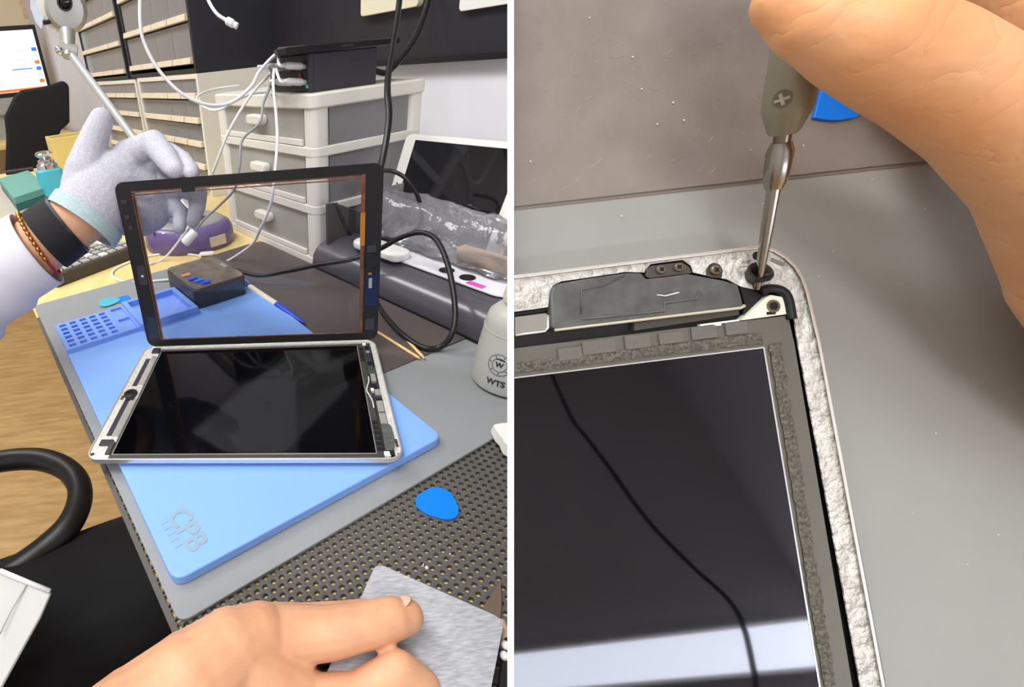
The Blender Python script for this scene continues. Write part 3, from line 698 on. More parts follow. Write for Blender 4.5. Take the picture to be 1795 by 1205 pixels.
mk('cord', *tube(spline([L(430,445,ZB+.002), L(390,460,ZB+.002), L(362,472,ZG+.002), L(330,486,ZG+.002), L(280,492,ZG+.002), L(225,495,ZB+.003), L(198,485,ZB+.002), L(205,470,ZB+.002), L(250,452,ZB+.002), L(300,444,ZB+.002), L(345,448,ZB+.002), L(352,452,ZB+.002)], 8), .0020, 8), m_cablew, lc, smooth=True)
a, b = L(350,446,ZB+.004), L(376,444,ZB+.004); dd = (b-a).normalized()
mk('plug', *tube([a, a+dd*.003, b-dd*.003, b], [.004,.007,.007,.004], 12, flat=.5, flatdir=UZ), m_white, lc, smooth='auto')
cable('black_cable', [D(703,-30,.62), D(698,20,.61), D(690,70,.60), D(682,120,.58), D(679,160,.565), D(682,200,.555), D(678,240,.55), D(668,290,.55), D(655,330,.56), D(640,380,.60), D(636,420,.66)], .0040, m_cableb, 'thick black cable hanging in front of the drawers from the top')
cable('black_cable', [D(757,-30,.72), D(745,20,.72), D(730,60,.715), D(708,95,.71), D(690,118,.705), D(672,128,.70), P(.525,.60,DZ+.022)], .0040, m_cableb, 'black cable bending into the back of the charging hub')
cable('black_cable', [P(.266,.59,ZU+.016), D(450,483,.66), D(500,476,.64), D(560,464,.62), D(620,454,.60), D(665,437,.58), D(700,418,.555), D(735,408,.535), D(762,418,.52), D(780,450,.505), D(793,500,.49), D(798,555,.48), D(790,590,.478), L(768,610,ZR+.003), L(738,608,ZR+.003), L(700,582,ZR+.003), L(672,550,ZR+.003), L(660,530,ZR+.003)], .0030, m_cableb, 'black cable arching over the bottle side from the small black box')
cable('black_cable', [D(672,299,.60), D(690,301,.58), D(710,312,.57), D(727,334,.57), D(737,360,.58), D(738,390,.59), D(720,410,.60), D(690,420,.62), D(668,417,.64)], .0026, m_cableb, 'thin black cable curling over the white tablet corner')

# ------------------------------------------------------------------ parts cabinets on the bench
def parts_cabinet(label, s0, s1, t0, t1, z0, z1, rows, fmat, zfirst, pitch, cols, strip_mat):
    th3 = thing('parts_cabinet', label, 'parts cabinet', P((s0+s1)/2, (t0+t1)/2, z0), 'parts cabinets with small drawers')
    w_ = .010
    mk('cabinet_shell', *join(boxst(s0, s1, t0, t0+w_, z0, z1), boxst(s0, s1, t1-w_, t1, z0, z1), boxst(s0, s1, t0+w_, t1-w_, z0, z0+w_), boxst(s0, s1, t0+w_, t1-w_, z1-w_, z1), boxst(s1-.004, s1, t0+w_, t1-w_, z0+w_, z1-w_)), fmat, th3, bevel=.001)
    T0, T1 = t0+w_+.002, t1-w_-.002
    for k in range(rows):
        za = zfirst + k*pitch; zb = za + pitch - .003
        if zb > z1 - w_: zb = z1-w_-.001
        if za < z0 + w_: za = z0+w_+.001
        for c in range(len(cols)-1):
            ta, tb_ = T0 + (T1-T0)*cols[c] + .001, T0 + (T1-T0)*cols[c+1] - .001
            dwr = mk('small_drawer', *join(boxst(s0+.004, s0+.006, ta, tb_, za, zb), boxst(s0+.006, s1-.02, ta, ta+.0015, za, zb-.008), boxst(s0+.006, s1-.02, tb_-.0015, tb_, za, zb-.008), boxst(s0+.006, s1-.02, ta+.0015, tb_-.0015, za, za+.0015)), m_clear_dr, th3)
            mk('label_strip', *prism([P(s0-.006,ta+.002,za+.001),P(s0+.004,ta+.002,za+.001),P(s0+.004,ta+.002,za+.013),P(s0-.004,ta+.002,za+.013)], E2*(tb_-ta-.004)), strip_mat, dwr, bevel=.001)
            if (k+c) % 3 != 1:
                mk('drawer_contents', *boxst(s0+.012, s0+.05, ta+.004, ta+(tb_-ta)*.75, za+.0018, za+pitch*.5), (m_silver, m_dark, m_copper, m_cream)[(k*2+c) % 4], dwr, bevel=.002)
    return th3
parts_cabinet('cream framed parts cabinet nearest the drawer tower, below the black one', .487, .690, 1.09, 1.50, ZB, 1.012, 5, m_cream, .760, .0505, [0,.22,.44,1], m_label)
parts_cabinet('cream framed parts cabinet at the far side, below the far black one', .487, .690, 1.52, 1.94, ZB, 1.010, 5, m_cream, .760, .0505, [0,.25,.5,1], m_label)
parts_cabinet('black framed parts cabinet nearest the drawer tower, stacked on the cream one', .487, .690, 1.09, 1.55, 1.0125, 1.345, 4, m_blackboard, 1.030, .078, [0,.24,.48,1], m_label)
parts_cabinet('black framed parts cabinet at the far side, stacked on the far cream one', .487, .690, 1.58, 2.06, 1.0115, 1.345, 4, m_blackboard, 1.026, .070, [0,.25,.5,1], m_label)

# ------------------------------------------------------------------ purple document camera
dc = thing('document_camera', 'document camera with purple base and slanted silver pole', 'document camera', P(.305,.80,ZB))
bcn = P(.305,.805,ZB); Xr = Vector((1,0,0)); Yr = Vector((0,1,0))
def ell(prof, c, ax, ay, n=36):
    V = []; Fc = []
    for r, z in prof:
        for q in range(n):
            an = 2*math.pi*q/n; V.append(c + ax*(r*math.cos(an)) + ay*(r*math.sin(an)) + UZ*z)
    for i in range(len(prof)-1):
        for q in range(n): Fc.append([i*n+q, i*n+(q+1)%n, (i+1)*n+(q+1)%n, (i+1)*n+q])
    Fc += [list(range(n))[::-1], [(len(prof)-1)*n+q for q in range(n)]]
    return V, Fc
mk('base_body', *ell([(.001,0),(.97,0),(1.0,.006),(.98,.026),(.92,.036),(.80,.042),(.001,.043)], bcn, Xr*.080, Yr*.066), m_purple, dc, smooth='auto')
mk('top_ring', *ell([(.80,.0415),(.74,.0455),(.50,.0465),(.42,.043),(.42,.0425),(.80,.0405)], bcn, Xr*.080, Yr*.066), m_ringgrey, dc, smooth='auto')
stk = [L(366,432,ZB+.006), L(389,424,ZB+.006), L(386,404,ZB+.024), L(350,414,ZB+.024)]
p0 = bcn + Xr*.052 + Yr*-.0535
mk('rating_sticker', *prism([p0 + Xr*-.013 + UZ*.008 + Yr*-.0038, p0 + Xr*.013 + UZ*.008 + Yr*.012, p0 + Xr*.0125 + UZ*.024 + Yr*.0125, p0 + Xr*-.0135 + UZ*.024 + Yr*-.0033], Vector((.4,-.9,0))*.002), m_label, dc)
for k in range(3): mk('base_button', *lathe([(.0001,0),(.0035,0),(.003,.0015),(.0001,.0018)], bcn + Xr*(-.055+k*.018) + Yr*(-.043-k*.006) + UZ*.0375, n=12), (m_copper, m_white, m_silver)[k], dc)
pt = D(122,92,.90); pbm = bcn + UZ*.045 + Xr*.012
mk('pole', *tube([pbm + (pt-pbm)*.10, pt], .0072, 16), M('satin_pole', (206,212,212), .3, metal=.5), dc, smooth='auto')
mk('pole_socket', *tube([pbm, pbm + (pt-pbm)*.05, pbm + (pt-pbm)*.14], [.022,.016,.010], 18), m_silver, dc, smooth='auto')
mk('elbow_joint', *join(tube([D(104,84,.895), D(136,92,.905)], .0125, 16), tube([D(120,100,.9), D(118,55,.9)], [.011,.0145], 16)), m_silver, dc, smooth='auto')
mk('elbow_bolt', *sphere(D(104,88,.89), .008, 12, 8), m_chrome, dc, smooth=True)
hc = D(116,16,.90); hd = (CAM - hc).normalized(); hup = (UPW := (UZ - hd*UZ.dot(hd)).normalized())
hs = hd.cross(hup)
mk('head', *ell([(.001,-.045),(.75,-.044),(1.0,-.03),(1.02,0),(.96,.018),(.80,.026),(.001,.028)], hc, hs*.036, hup*.045), m_silver, dc, smooth='auto') if False else mk('head', *lathe([(.0001,-.05),(.030,-.05),(.037,-.035),(.038,.0),(.036,.014),(.030,.020),(.0001,.022)], hc, hd, 32), m_silver, dc, smooth='auto')
mk('head_shell', *lathe([(.038,-.046),(.0425,-.044),(.0425,-.004),(.038,-.002)], hc + hs*.007 + hup*.004, hd, 32), m_cream, dc, smooth='auto')
mk('lens_ring', *lathe([(.0001,0),(.0135,0),(.0135,.004),(.0110,.005),(.0105,.002),(.0001,.002)], hc + hd*.021 + hup*.010, hd, 24), m_dark, dc, smooth='auto')
mk('lens', *lathe([(.0001,0),(.0100,0),(.0080,.003),(.0001,.0040)], hc + hd*.023 + hup*.010, hd, 20), m_lcd, dc, smooth='auto')
fl = M('blue_grey_film', (116,124,150), .2, trans=.3)
mk('side_visor', *prism([D(52,-20,.9), D(74,-20,.9), D(78,30,.9), D(73,52,.9), D(62,40,.9), D(53,14,.9)], hd*.003), fl, dc, bevel=.0006)
mk('visor_clip', *tube([D(76,40,.895), D(88,38,.9)], .004, 10), m_black, dc, smooth='auto')

# ------------------------------------------------------------------ keypad phone, dispenser, teal box, yellow box
kp = thing('keypad', 'dark keypad with rows of grey keys under the gloved wrist', 'keypad', P(.15,.84,ZB))
k0, ku = P(.060,.758,ZB), (P(.235,.813,0)-P(.060,.758,0)).normalized(); kv = UZ.cross(ku)
mk('case', *prism([k0, k0+ku*.155, k0+ku*.155+kv*.085, k0+kv*.085], UZ*.020), m_key, kp, bevel=.003)
kid = None
for i in range(9):
    for j in range(4):
        c = k0 + ku*(.012+i*.0165) + kv*(.012+j*.019) + UZ*.020
        mk('key', *obox(c + UZ*.0018, ku*.0062, kv*.0068, UZ*.0018), m_keycap if (i+j) % 5 else m_white, kp, bevel=.0008)
ds = thing('pump_dispenser', 'turquoise solvent dispenser with chrome pump top on the bench', 'dispenser', L(99,347,ZB))
mk('bottle', *prism(rrect(L(99,347,ZB)-E1*.032-E2*.032, E1, E2, .064, .064, .014), UZ*.078), m_teal, ds, bevel=.006, seg=3)
lathe_at('pump_collar', [(.0001,0),(.027,0),(.027,.010),(.021,.014),(.021,.020),(.013,.024),(.0001,.024)], L(99,347,ZB)+UZ*.078, m_chrome, ds)
lathe_at('pump_cup', [(.0001,.024),(.012,.024),(.022,.033),(.023,.037),(.017,.042),(.0001,.044)], L(99,347,ZB)+UZ*.078, m_chrome, ds)
tbx = thing('teal_box', 'flat teal box lying beside the turquoise dispenser', 'box', L(45,345,ZB))
q = [L(32,372,ZB), L(92,350,ZB), L(88,318,ZB), L(4,334,ZB)]
q[2] = q[1] + (q[3]-q[0])
q = [p+UZ*.0013 for p in q]
mk('box_base', *prism(q, UZ*.016), M('dark_teal', (44,112,104), .5), tbx, bevel=.002)
mk('box_lid', *prism([p + UZ*.0162 for p in q], UZ*.018), m_tealbox, tbx, bevel=.002)
o = mk('bench_pad', *prism([P(.02,1.10,ZB),P(.24,1.10,ZB),P(.24,1.85,ZB),P(.02,1.85,ZB)], UZ*.0012), M('worn_grey_pad', (188,180,168), .6)); tag(o, 'pale grey pad under the teal box on the far bench', 'mat')
o = mk('black_marker', *tube([L(10,303,ZB+.008), L(58,296,ZB+.008)], .008, 12), m_black, smooth='auto'); tag(o, 'black marker lying at the far bench edge', 'marker')
yb = thing('yellow_box', 'pale yellow open bin at the far end of the bench', 'bin', P(.36,1.99,ZB))
mk('bin_walls', *ring([P(.28,1.92,ZB),P(.47,1.92,ZB),P(.47,2.05,ZB),P(.28,2.05,ZB)], [P(.285,1.925,ZB),P(.465,1.925,ZB),P(.465,2.045,ZB),P(.285,2.045,ZB)], UZ*.105), m_yellow, yb, bevel=.002)
mk('bin_floor', *boxst(.285,.465,1.925,2.045,ZB,ZB+.004), m_yellow, yb)

# ------------------------------------------------------------------ far end of the room
fd = thing('far_desk', 'wooden desk by the cream wall carrying the monitor', 'desk', P(.2,3.85,0))
mk('desk_top', *boxst(-.9,.68,3.45,4.28,.70,.73), m_bench, fd, bevel=.003)
for s_ in (-.85, .62): mk('desk_leg', *boxst(s_, s_+.04, 3.5, 4.2, 0, .70), m_bench, fd)
mo = thing('monitor', 'desktop monitor with lit screen on the far desk', 'monitor', P(.3,3.85,.73))
mr_ = S  # keep
cR, cRb = T(62, 42, 3.8), T(60, 172, 3.8)
s_r = .645
mk('monitor_case', *boxst(.02, s_r, 3.80, 3.83, .965, 1.345), m_black, mo, bevel=.004)
mk('monitor_screen', *boxst(.045, s_r-.022, 3.797, 3.7995, .99, 1.32), m_screen, mo)
mk('monitor_chin', *boxst(.02, s_r, 3.80, 3.83, .87, .965), m_silver, mo, bevel=.003)
mk('stand_neck', *boxst(.24, .36, 3.83, 3.85, .74, 1.0), m_silver, mo)
mk('stand_foot', *boxst(.2, .4, 3.75, 3.95, .73, .74), m_silver, mo, bevel=.002)
mk('screen_window', *boxst(.30, .62, 3.7955, 3.7968, .993, 1.008), m_ui2, mo)
for k in range(6): mk('screen_icon', *boxst(.585, .615, 3.7955, 3.7968, 1.03+k*.035, 1.05+k*.035), (m_ui2, m_ui3, m_ui1)[k % 3], mo)
for k in range(4): mk('screen_line', *boxst(.42+.02*k, .56, 3.7955, 3.7968, 1.06+k*.05, 1.066+k*.05), (m_ui3, m_ui1, m_ui3, m_ui3)[k], mo)
for k, (x0, y0, x1, y1, lb) in enumerate(((34,0,54,32,'reddish paper sheet pinned high on the far cream wall'),(48,38,84,114,'long printed price list hanging on the far cream wall'))):
    a, b = hit(x0, y0, E2*4.298, E2), hit(x1, y1, E2*4.298, E2)
    o = mk('wall_paper_sheet', *boxst(a.dot(E1), b.dot(E1), 4.294, 4.298, b.z, a.z), m_paper if k else M('reddish_paper', (226,170,150), .8, rgb2=(240,220,200), vs=30)); tag(o, lb, 'paper')
ch = thing('office_chair', 'black mesh office chair standing past the end of the bench', 'chair', P(.33,2.86,0))
cc = lambda s_, t_, z_: P(.33+s_, 2.72+t_, z_)
bk = [T(x, y, 2.72) for x, y in ((26,168),(38,158),(78,152),(112,141),(122,150),(123,215),(108,228),(98,252),(92,300),(80,330),(20,330),(10,300),(12,240),(8,205))]
mk('backrest', *prism(bk, E2*.04), M('black_chair_mesh', (14,14,16), .7, bump=.3, bs=400), ch, bevel=.012, seg=3)
mk('seat', *prism(rrect(P(.10,2.78,.44), E1, E2, .48, .46, .10), UZ*.08), M('black_seat', (20,20,22), .8), ch, bevel=.02, seg=3)
mk('back_post', *tube(spline([P(.33,2.79,.80), P(.33,2.83,.6), P(.33,2.86,.45), P(.33,2.95,.42)]), .02, 10), m_black, ch, smooth=True)
mk('gas_lift', *tube([P(.33,2.98,.10), P(.33,2.98,.44)], .025, 14), m_black, ch, smooth='auto')
for k in range(5):
    a = 2*math.pi*k/5 + 3.66; dv = E1*math.cos(a)+E2*math.sin(a); c = P(.33,2.98,.10)
    lg = mk('base_leg', *tube([c, c+dv*.30-UZ*.03], [.028,.016], 10), m_black, ch, smooth='auto')
    w_ = c + dv*.30; w_.z = .028
    mk('caster', *lathe([(.0001,-.012),(.026,-.012),(.028,0),(.026,.012),(.0001,.012)], w_, dv.cross(UZ), 16), m_black, lg, smooth='auto')
# ------------------------------------------------------------------ the technician: gloved hand, bare hand, lap
pe = thing('person', 'technician in white coat and black trousers, one gloved hand on the lifted glass', 'person', P(-.45,.45,0))
dp = .47
arm = chain(pj((-170,600,.46,62),(-60,520,.46,60),(60,437,.462,52),(105,405,.464,50),(150,372,.466,50)))
organic('forearm', arm, m_skin, pe, .0022, 6)
sl_c = [D(-330,760,.44), D(-170,590,.45), D(-60,515,.455), D(10,472,.46), D(66,437,.462)]
v, f = tube(spline(sl_c, 6), [F and r for r in [.060]*7 + [.052]*6 + [.044]*6 + [.0385]*6], 28)
mk('coat_sleeve', v, f[:-1], m_sleeve, pe, smooth=True).modifiers.new('solid', 'SOLIDIFY').thickness = .002
ax = (D(150,372,.466)-D(60,437,.462)).normalized()
def cuff_ring(name, c, w, r0, r1, mat, n=36, ell_=1.0, rib=0):
    V = []; Fc = []; a = ax.cross(UZ).normalized(); b = ax.cross(a)
    prof = [(r0,-w/2),(r1,-w/2),(r1,w/2),(r0,w/2)]
    for q in range(n):
        an = 2*math.pi*q/n; rb = (1+rib*(q % 2))
        for r, z in prof: V.append(c + ax*z + (a*math.cos(an)*ell_ + b*math.sin(an))*r*rb)
    for q in range(n):
        j = (q+1) % n
        for i in range(4): Fc.append([q*4+i, q*4+(i+1)%4, j*4+(i+1)%4, j*4+i])
    return mk(name, V, Fc, mat, pe, smooth='auto')
wb_c = D(98,409,.4635)
cuff_ring('wrist_band', wb_c, .0245, .0275, .0312, m_band, 44)
cuff_ring('band_clasp', wb_c + ax*.0135, .003, .028, .0306, m_black, 40)
# bracelet: red cord with gold beads on the upper side
bc_ = D(70,429,.4625); a_ = ax.cross(UZ).normalized(); b_ = ax.cross(a_)
ringp = [bc_ + (a_*math.cos(2*math.pi*q/40) + b_*math.sin(2*math.pi*q/40))*.0322 + ax*(-.004*math.sin(2*math.pi*q/40)) for q in range(40)]
mk('red_cord', *tube(ringp, .0013, 8, closed=True), m_red, pe, smooth=True)
vis = sorted(range(40), key=lambda q: (ringp[q]-CAM).length)[:20]
beads = [q for q in range(40) if q in vis and ray_y(ringp[q]) ] if False else vis
def px_of(p):
    v = p-CAM; c = Vector((0,0,0))
    x = v.dot(cam2w(Vector((1,0,0)))); y = v.dot(cam2w(Vector((0,1,0)))); z = v.dot(cam2w(Vector((0,0,1))))
    return PX+F*x/z, PY+F*y/z
gb = [q for q in vis if px_of(ringp[q])[1] < 455]
for q in gb:
    mk('gold_bead', *sphere(ringp[q] + (ringp[q]-bc_).normalized()*.0006, .0021, 10, 6), m_gold, pe, smooth=True)
# glove
gl = join(
    tube([D(149,387,.4675), D(160,371,.469), D(172,352,.470), D(190,330,.473), D(206,312,.475)], [.0335,.0345,.0345,.032,.026], 28),
    chain(pj((192,330,.474,54),(206,312,.475,48))),
    chain(pj((200,350,.474,48),(215,368,.480,44),(245,372,.490,42))),
    chain(pj((206,322,.476,50),(245,340,.488,46),(262,368,.494,38))),
    chain(pj((146,328,.464,38),(150,300,.460,35),(158,265,.458,28),(168,235,.456,24),(178,211,.455,21))),
    chain(pj((200,305,.476,40),(224,274,.474,27),(270,252,.466,23),(290,276,.452,22),(303,294,.438,19),(308,299,.432,16))),
    chain(pj((240,300,.488,30),(296,268,.476,18),(321,283,.458,17),(334,300,.440,16),(336,304,.433,14))),
    chain(pj((250,325,.494,30),(322,326,.488,21),(346,338,.474,18),(346,362,.466,15),(338,388,.462,12))),
    chain(pj((255,355,.500,28),(296,358,.500,19),(318,375,.49,15),(314,400,.482,12))))
organic('work_glove', gl, m_glove, pe, .0013, 4)
axg = (D(195,322,.472)-D(153,381,.467)).normalized(); ax_keep = ax; ax = axg
cuff_ring('glove_cuff', D(150,385,.4675), .013, .0325, .0362, m_cuff, 96, 1.0, .012)
ax = ax_keep
# bare right hand holding the card
hd_ = join(
    chain(pj((120,1420,.20,140),(240,1300,.212,118),(335,1205,.222,92),(405,1140,.232,70),(455,1115,.238,56))),
    chain(pj((405,1150,.232,70),(480,1190,.232,60),(545,1235,.230,50))),
    chain(pj((455,1120,.240,54),(530,1112,.240,47),(575,1110,.239,44),(640,1097,.238,39),(690,1084,.238,36),(712,1080,.239,30))),
    chain(pj((455,1095,.246,36),(540,1086,.25,27),(600,1076,.254,21),(638,1068,.257,17))),
    chain(pj((545,1236,.228,48),(630,1218,.226,36),(700,1176,.226,34),(738,1205,.226,34),(745,1260,.228,30))),
    chain(pj((560,1270,.226,54),(650,1262,.22,42),(715,1262,.218,36))))
organic('bare_hand', hd_, m_skin, pe, .0012, 4)
ntc = D(728,1068,.2365)
nd = (D(728,1068,.2365)-D(690,1086,.238)).normalized(); nn = (CAM-ntc).normalized(); nn = (nn - nd*nn.dot(nd)).normalized(); nn = (nn*.55 + nd.cross(nn)*.75*(1 if px_of(ntc+nd.cross(nn)*.01)[1] < px_of(ntc)[1] else -1)).normalized(); nsd = nd.cross(nn)
mk('thumb_nail', *sphere(D(714,1076,.2385)+nn*.0066, .0046, 14, 8, (nd*1.2, nsd*.95, nn*.22)), m_nail, pe, smooth=True)
# lap and trousers, coat flap
lap = join(chain([(P(-.42,.335,.615),.085),(P(-.10,.335,.585),.080),(P(.18,.335,.56),.068),(P(.22,.34,.15),.05)]),
           chain([(P(-.42,.15,.61),.088),(P(-.10,.13,.575),.080),(P(.18,.10,.545),.066),(P(.22,.10,.15),.05)]),
           chain([(P(-.46,.33,.62),.10),(P(-.46,.14,.62),.10)]))
organic('trousers', lap, m_trouser, pe, .006, 6)
fk = .86
fp = [D(x_, y_, d_*fk) for x_, y_, d_ in ((-60,960,.40), (0,1000,.398), (48,1020,.395), (89,1037,.392), (70,1080,.385), (45,1125,.38), (0,1207,.37), (-60,1290,.36), (-420,1400,.37), (-420,960,.41))]
mk('coat_flap', *prism(fp, Vector((0,0,-.003))), M('grey_white_coat', (200,200,196), .85, bump=.1, bs=200), pe, bevel=.0008)
mk('flap_hem', *tube([D(0,1001,.3975*fk), D(48,1021,.3945*fk), D(88,1037,.3915*fk)], .0018, 8), M('coat_hem', (212,212,208), .85), pe, smooth=True)
mk('flap_seam', *tube([D(48,1024,.394*fk), D(20,1070,.386*fk), D(0,1112,.38*fk)], .0005, 6), M('coat_seam', (170,170,166), .85), pe, smooth=True)
# the card in the bare hand
def cpt(x, y): return L(x, y, .766)
ca, cb2 = cpt(660,988), cpt(884,1088)
cu_ = (cb2-ca).normalized(); cv_ = cu_.cross(UZ)
if cv_.dot(CAM-ca) < 0: cv_ = -cv_
cl = (cb2-ca).length
o = mk('clear_card', *prism(rrect(ca, cu_, cv_, cl, .088, .005), UZ*.0008), m_card, bevel=.0002)
tag(o, 'scratched translucent grey card held by the bare hand', 'card')
# blade and black clip near the card
bd = thing('craft_blade', 'dull pointed metal blade behind the card at the photo edge', 'blade', L(860,1070,ZM))
mk('blade', *prism([L(x,y,ZM+.001) for x,y in ((877,1019),(879,1060),(874,1110),(838,1080))], UZ*.0008), m_blade, bd)
mk('handle', *tube([L(872,1092,ZM+.004), L(905,1170,ZM+.004)], .004, 10), M('blade_handle', (196,170,140), .5), bd, smooth='auto')
bk_ = thing('black_tool', 'black tool with white dots at the right bench corner', 'tool', L(880,1150,ZM))
mk('tool_body', *prism([L(x,y,ZM+.002) for x,y in ((880,1128),(905,1118),(915,1230),(868,1230))], UZ*.006), m_black, bk_, bevel=.001)
for x, y in ((886,1132),(884,1150)): mk('white_dot', *sphere(L(x,y,ZM+.009), .0022, 10, 6), m_white, bk_, smooth=True)
# chair arm of the technician's chair
ac = thing('task_chair', 'black curved armrest of the chair the technician sits on', 'chair', P(-.4,.5,0))
zz = .66
ap = [L(-140,880,zz), L(-60,825,zz), L(10,808,zz+.004), L(70,806,zz+.004), L(115,822,zz+.002), L(138,850,zz), L(138,885,zz-.003), L(118,925,zz-.006), L(82,960,zz-.010), L(45,988,zz-.012), L(5,1012,zz-.015), L(-60,1050,zz-.02)]
mk('armrest_loop', *tube(spline(ap, 6), .0125, 14), m_black, ac, smooth=True)
mk('chair_seat', *prism(rrect(P(-.75,.06,.44), E1, E2, .50, .48, .08), UZ*.08), m_trouser, ac, bevel=.02, seg=3)
mk('arm_post', *tube([L(-120,900,zz-.01), L(-120,900,zz-.01)-UZ*.18], .016, 12), m_black, ac, smooth='auto')
mk('chair_post', *tube([P(-.5,.3,.06), P(-.5,.3,.44)], .025, 14), m_black, ac, smooth='auto')
for k in range(5):
    a = 2*math.pi*k/5 + .4; dv = E1*math.cos(a)+E2*math.sin(a); c = P(-.5,.3,.09)
    lg = mk('base_leg', *tube([c, c+dv*.28-UZ*.03], [.028,.016], 10), m_black, ac, smooth='auto')
    w_ = c + dv*.28; w_.z = .028
    mk('caster', *lathe([(.0001,-.012),(.026,-.012),(.028,0),(.026,.012),(.0001,.012)], w_, dv.cross(UZ), 16), m_black, lg, smooth='auto')
# ------------------------------------------------------------------ close-up place: a steep inclined repair stand on the same bench, right of the first tablet
NW = cam2w(Vector((-0.03911379, -0.04558184, -0.99819457))).normalized()
RO = D(1340, 611, .12)
def R(x, y, h=0): return hit(x, y, RO+NW*h, NW)
RU = (R(1340,611)-R(902,662)).normalized(); RV = NW.cross(RU)
def slab(px, h0, h1):            # outline on the stand plane; points on the cut side follow the stand's bevelled left edge
    top = [R(x, y, h1) for x, y in px]
    bot = [R(x, y, h0) if x <= 904 else R(x, y, h1) - NW*(h1-h0) for x, y in px]
    return prism2(bot, top)
YT, YB, XL, XR = -45, 1250, 901, 1850
HM = -.0085
st_ = thing('repair_stand', 'inclined repair stand with white edge trim, carrying the second tablet', 'stand', L(1350, 1100, ZB))
bt = [R(x, y, -.0105) for x, y in ((XL,YT),(XR,YT),(XR,YB),(XL,YB))]
bb_ = [R(x, y, -.022) for x, y in ((XL+2,YT),(XR,YT),(XR,YB),(XL+2,YB))]
mk('stand_board', *prism2(bb_, bt), m_white, st_)
tr0 = [R(x, y, .0010) for x, y in ((889.5,YT),(901,YT),(901,YB),(889.5,YB))]
tr1 = [R(x, y, -.022) for x, y in ((892,YT),(901,YT),(901,YB),(892,YB))]
mk('edge_trim', *prism2(tr1, tr0), M('white_trim', (252,252,252), .5), st_)
for x_ in (1330, 1700):
    a = R(x_, 1020, -.022); mk('back_leg', *tube([a, Vector((a.x, a.y, ZB+.001))], .008, 12), m_steel, st_, smooth='auto')
for x_ in (1000, 1700):
    c = R(x_, 1240, -.022); mk('front_leg', *tube([c, Vector((c.x, c.y, ZB+.001))], .006, 12), m_steel, st_, smooth='auto')
def ymat(x): return 364 - .1117*(x-902)
g2 = mk('stand_grey_mat', *slab([(XL,ymat(XL)+2),(XR,ymat(XR)+2),(XR,YB),(XL,YB)], -.0105, HM), M('grey_rubber_close', (150,151,146), .42, var=.04, vs=25, bump=.03, bs=700))
tag(g2, 'smooth grey mat under the close-up tablet', 'mat')
b2 = mk('stand_brown_mat', *slab([(XL,YT),(XR,YT),(XR,ymat(XR)-1.5),(XL,ymat(XL)-1.5)], -.0105, HM+.0006), M('brown_mat_close', (130,122,115), .38, rgb2=(140,132,125), vs=90, bump=.12, bs=900), bevel=.0002)
tag(b2, 'scuffed dark brown mat above the grey mat in the close-up', 'mat')
mk('mat_underlayer', *slab([(XL,ymat(XL)-8),(XR,ymat(XR)-8),(XR,ymat(XR)+4.5),(XL,ymat(XL)+4.5)], -.0105, HM+.0002), M('mat_backing', (122,114,106), .6), b2)
# second tablet, seen at its speaker corner
t2 = thing('close_tablet', 'opened tablet corner with speaker and screws in the close-up', 'tablet', R(1200, 800, HM))
OUT = [(XL,482.5),(1318,431.5),(1338,429),(1358,435),(1380,448),(1398,465),(1410,485),(1419,510),(1440,600),(1561.5,YB),(XL,YB)]
INN = [(XL,489),(1318,438),(1337,436),(1355,441.5),(1375,453.5),(1392,469.5),(1403.5,488.5),(1412,512),(1433,601),(1554,YB),(XL,YB)]
mk('back_shell', *prism2([R(x,y,HM) if x <= 904 else R(x,y,0)-NW*-HM for x,y in OUT], [R(x,y,-.003) if x <= 904 else R(x,y,0)-NW*.003 for x,y in OUT]), m_alu, t2)
o_, i_ = [R(x,y,-.0030) for x,y in OUT], [R(x,y,-.0030) for x,y in INN]
V, Fc = [], []
n = len(OUT)-1
for x, y in OUT[:n]: V += [R(x,y,-.003) if x <= 904 else R(x,y,0)-NW*.003, R(x,y,0)]
for x, y in INN[:n]: V += [R(x,y,-.0030), R(x,y,0)]
for i in range(n-1):
    a, b = 2*i, 2*(i+1); c, d_ = 2*n+2*i, 2*n+2*(i+1)
    Fc += [[a,b,b+1,a+1],[c,c+1,d_+1,d_],[a+1,b+1,d_+1,c+1]]
Fc += [[0,1,2*n+1,2*n],[2*n-2,2*n-1,4*n-1,4*n-2]]
mk('polished_rim', V, Fc, M('polished_rim', (232,230,222), .25, metal=.6), t2, bevel=.0003)
mk('tub_floor', *slab(INN, -.0030, -.0026), m_black, t2)
LED = INN[:10] + [(1517,YB),(1509.5,1205),(1462,945),(1399,600),(1390,545),(1380,512),(1362,501),(1345,500),(1325,508),(1300,503),(1275,490),(1233,482),(1216,478),(1212,466),(1197,456),(1141,463),(1132,473),(1130,478),(1098,477),(983,494),(969,502),(964,515),(961,539),(XL,547)]
mk('glue_ledge', *slab(LED, -.0013, -.0009), m_aluclose, t2, bevel=.0001)
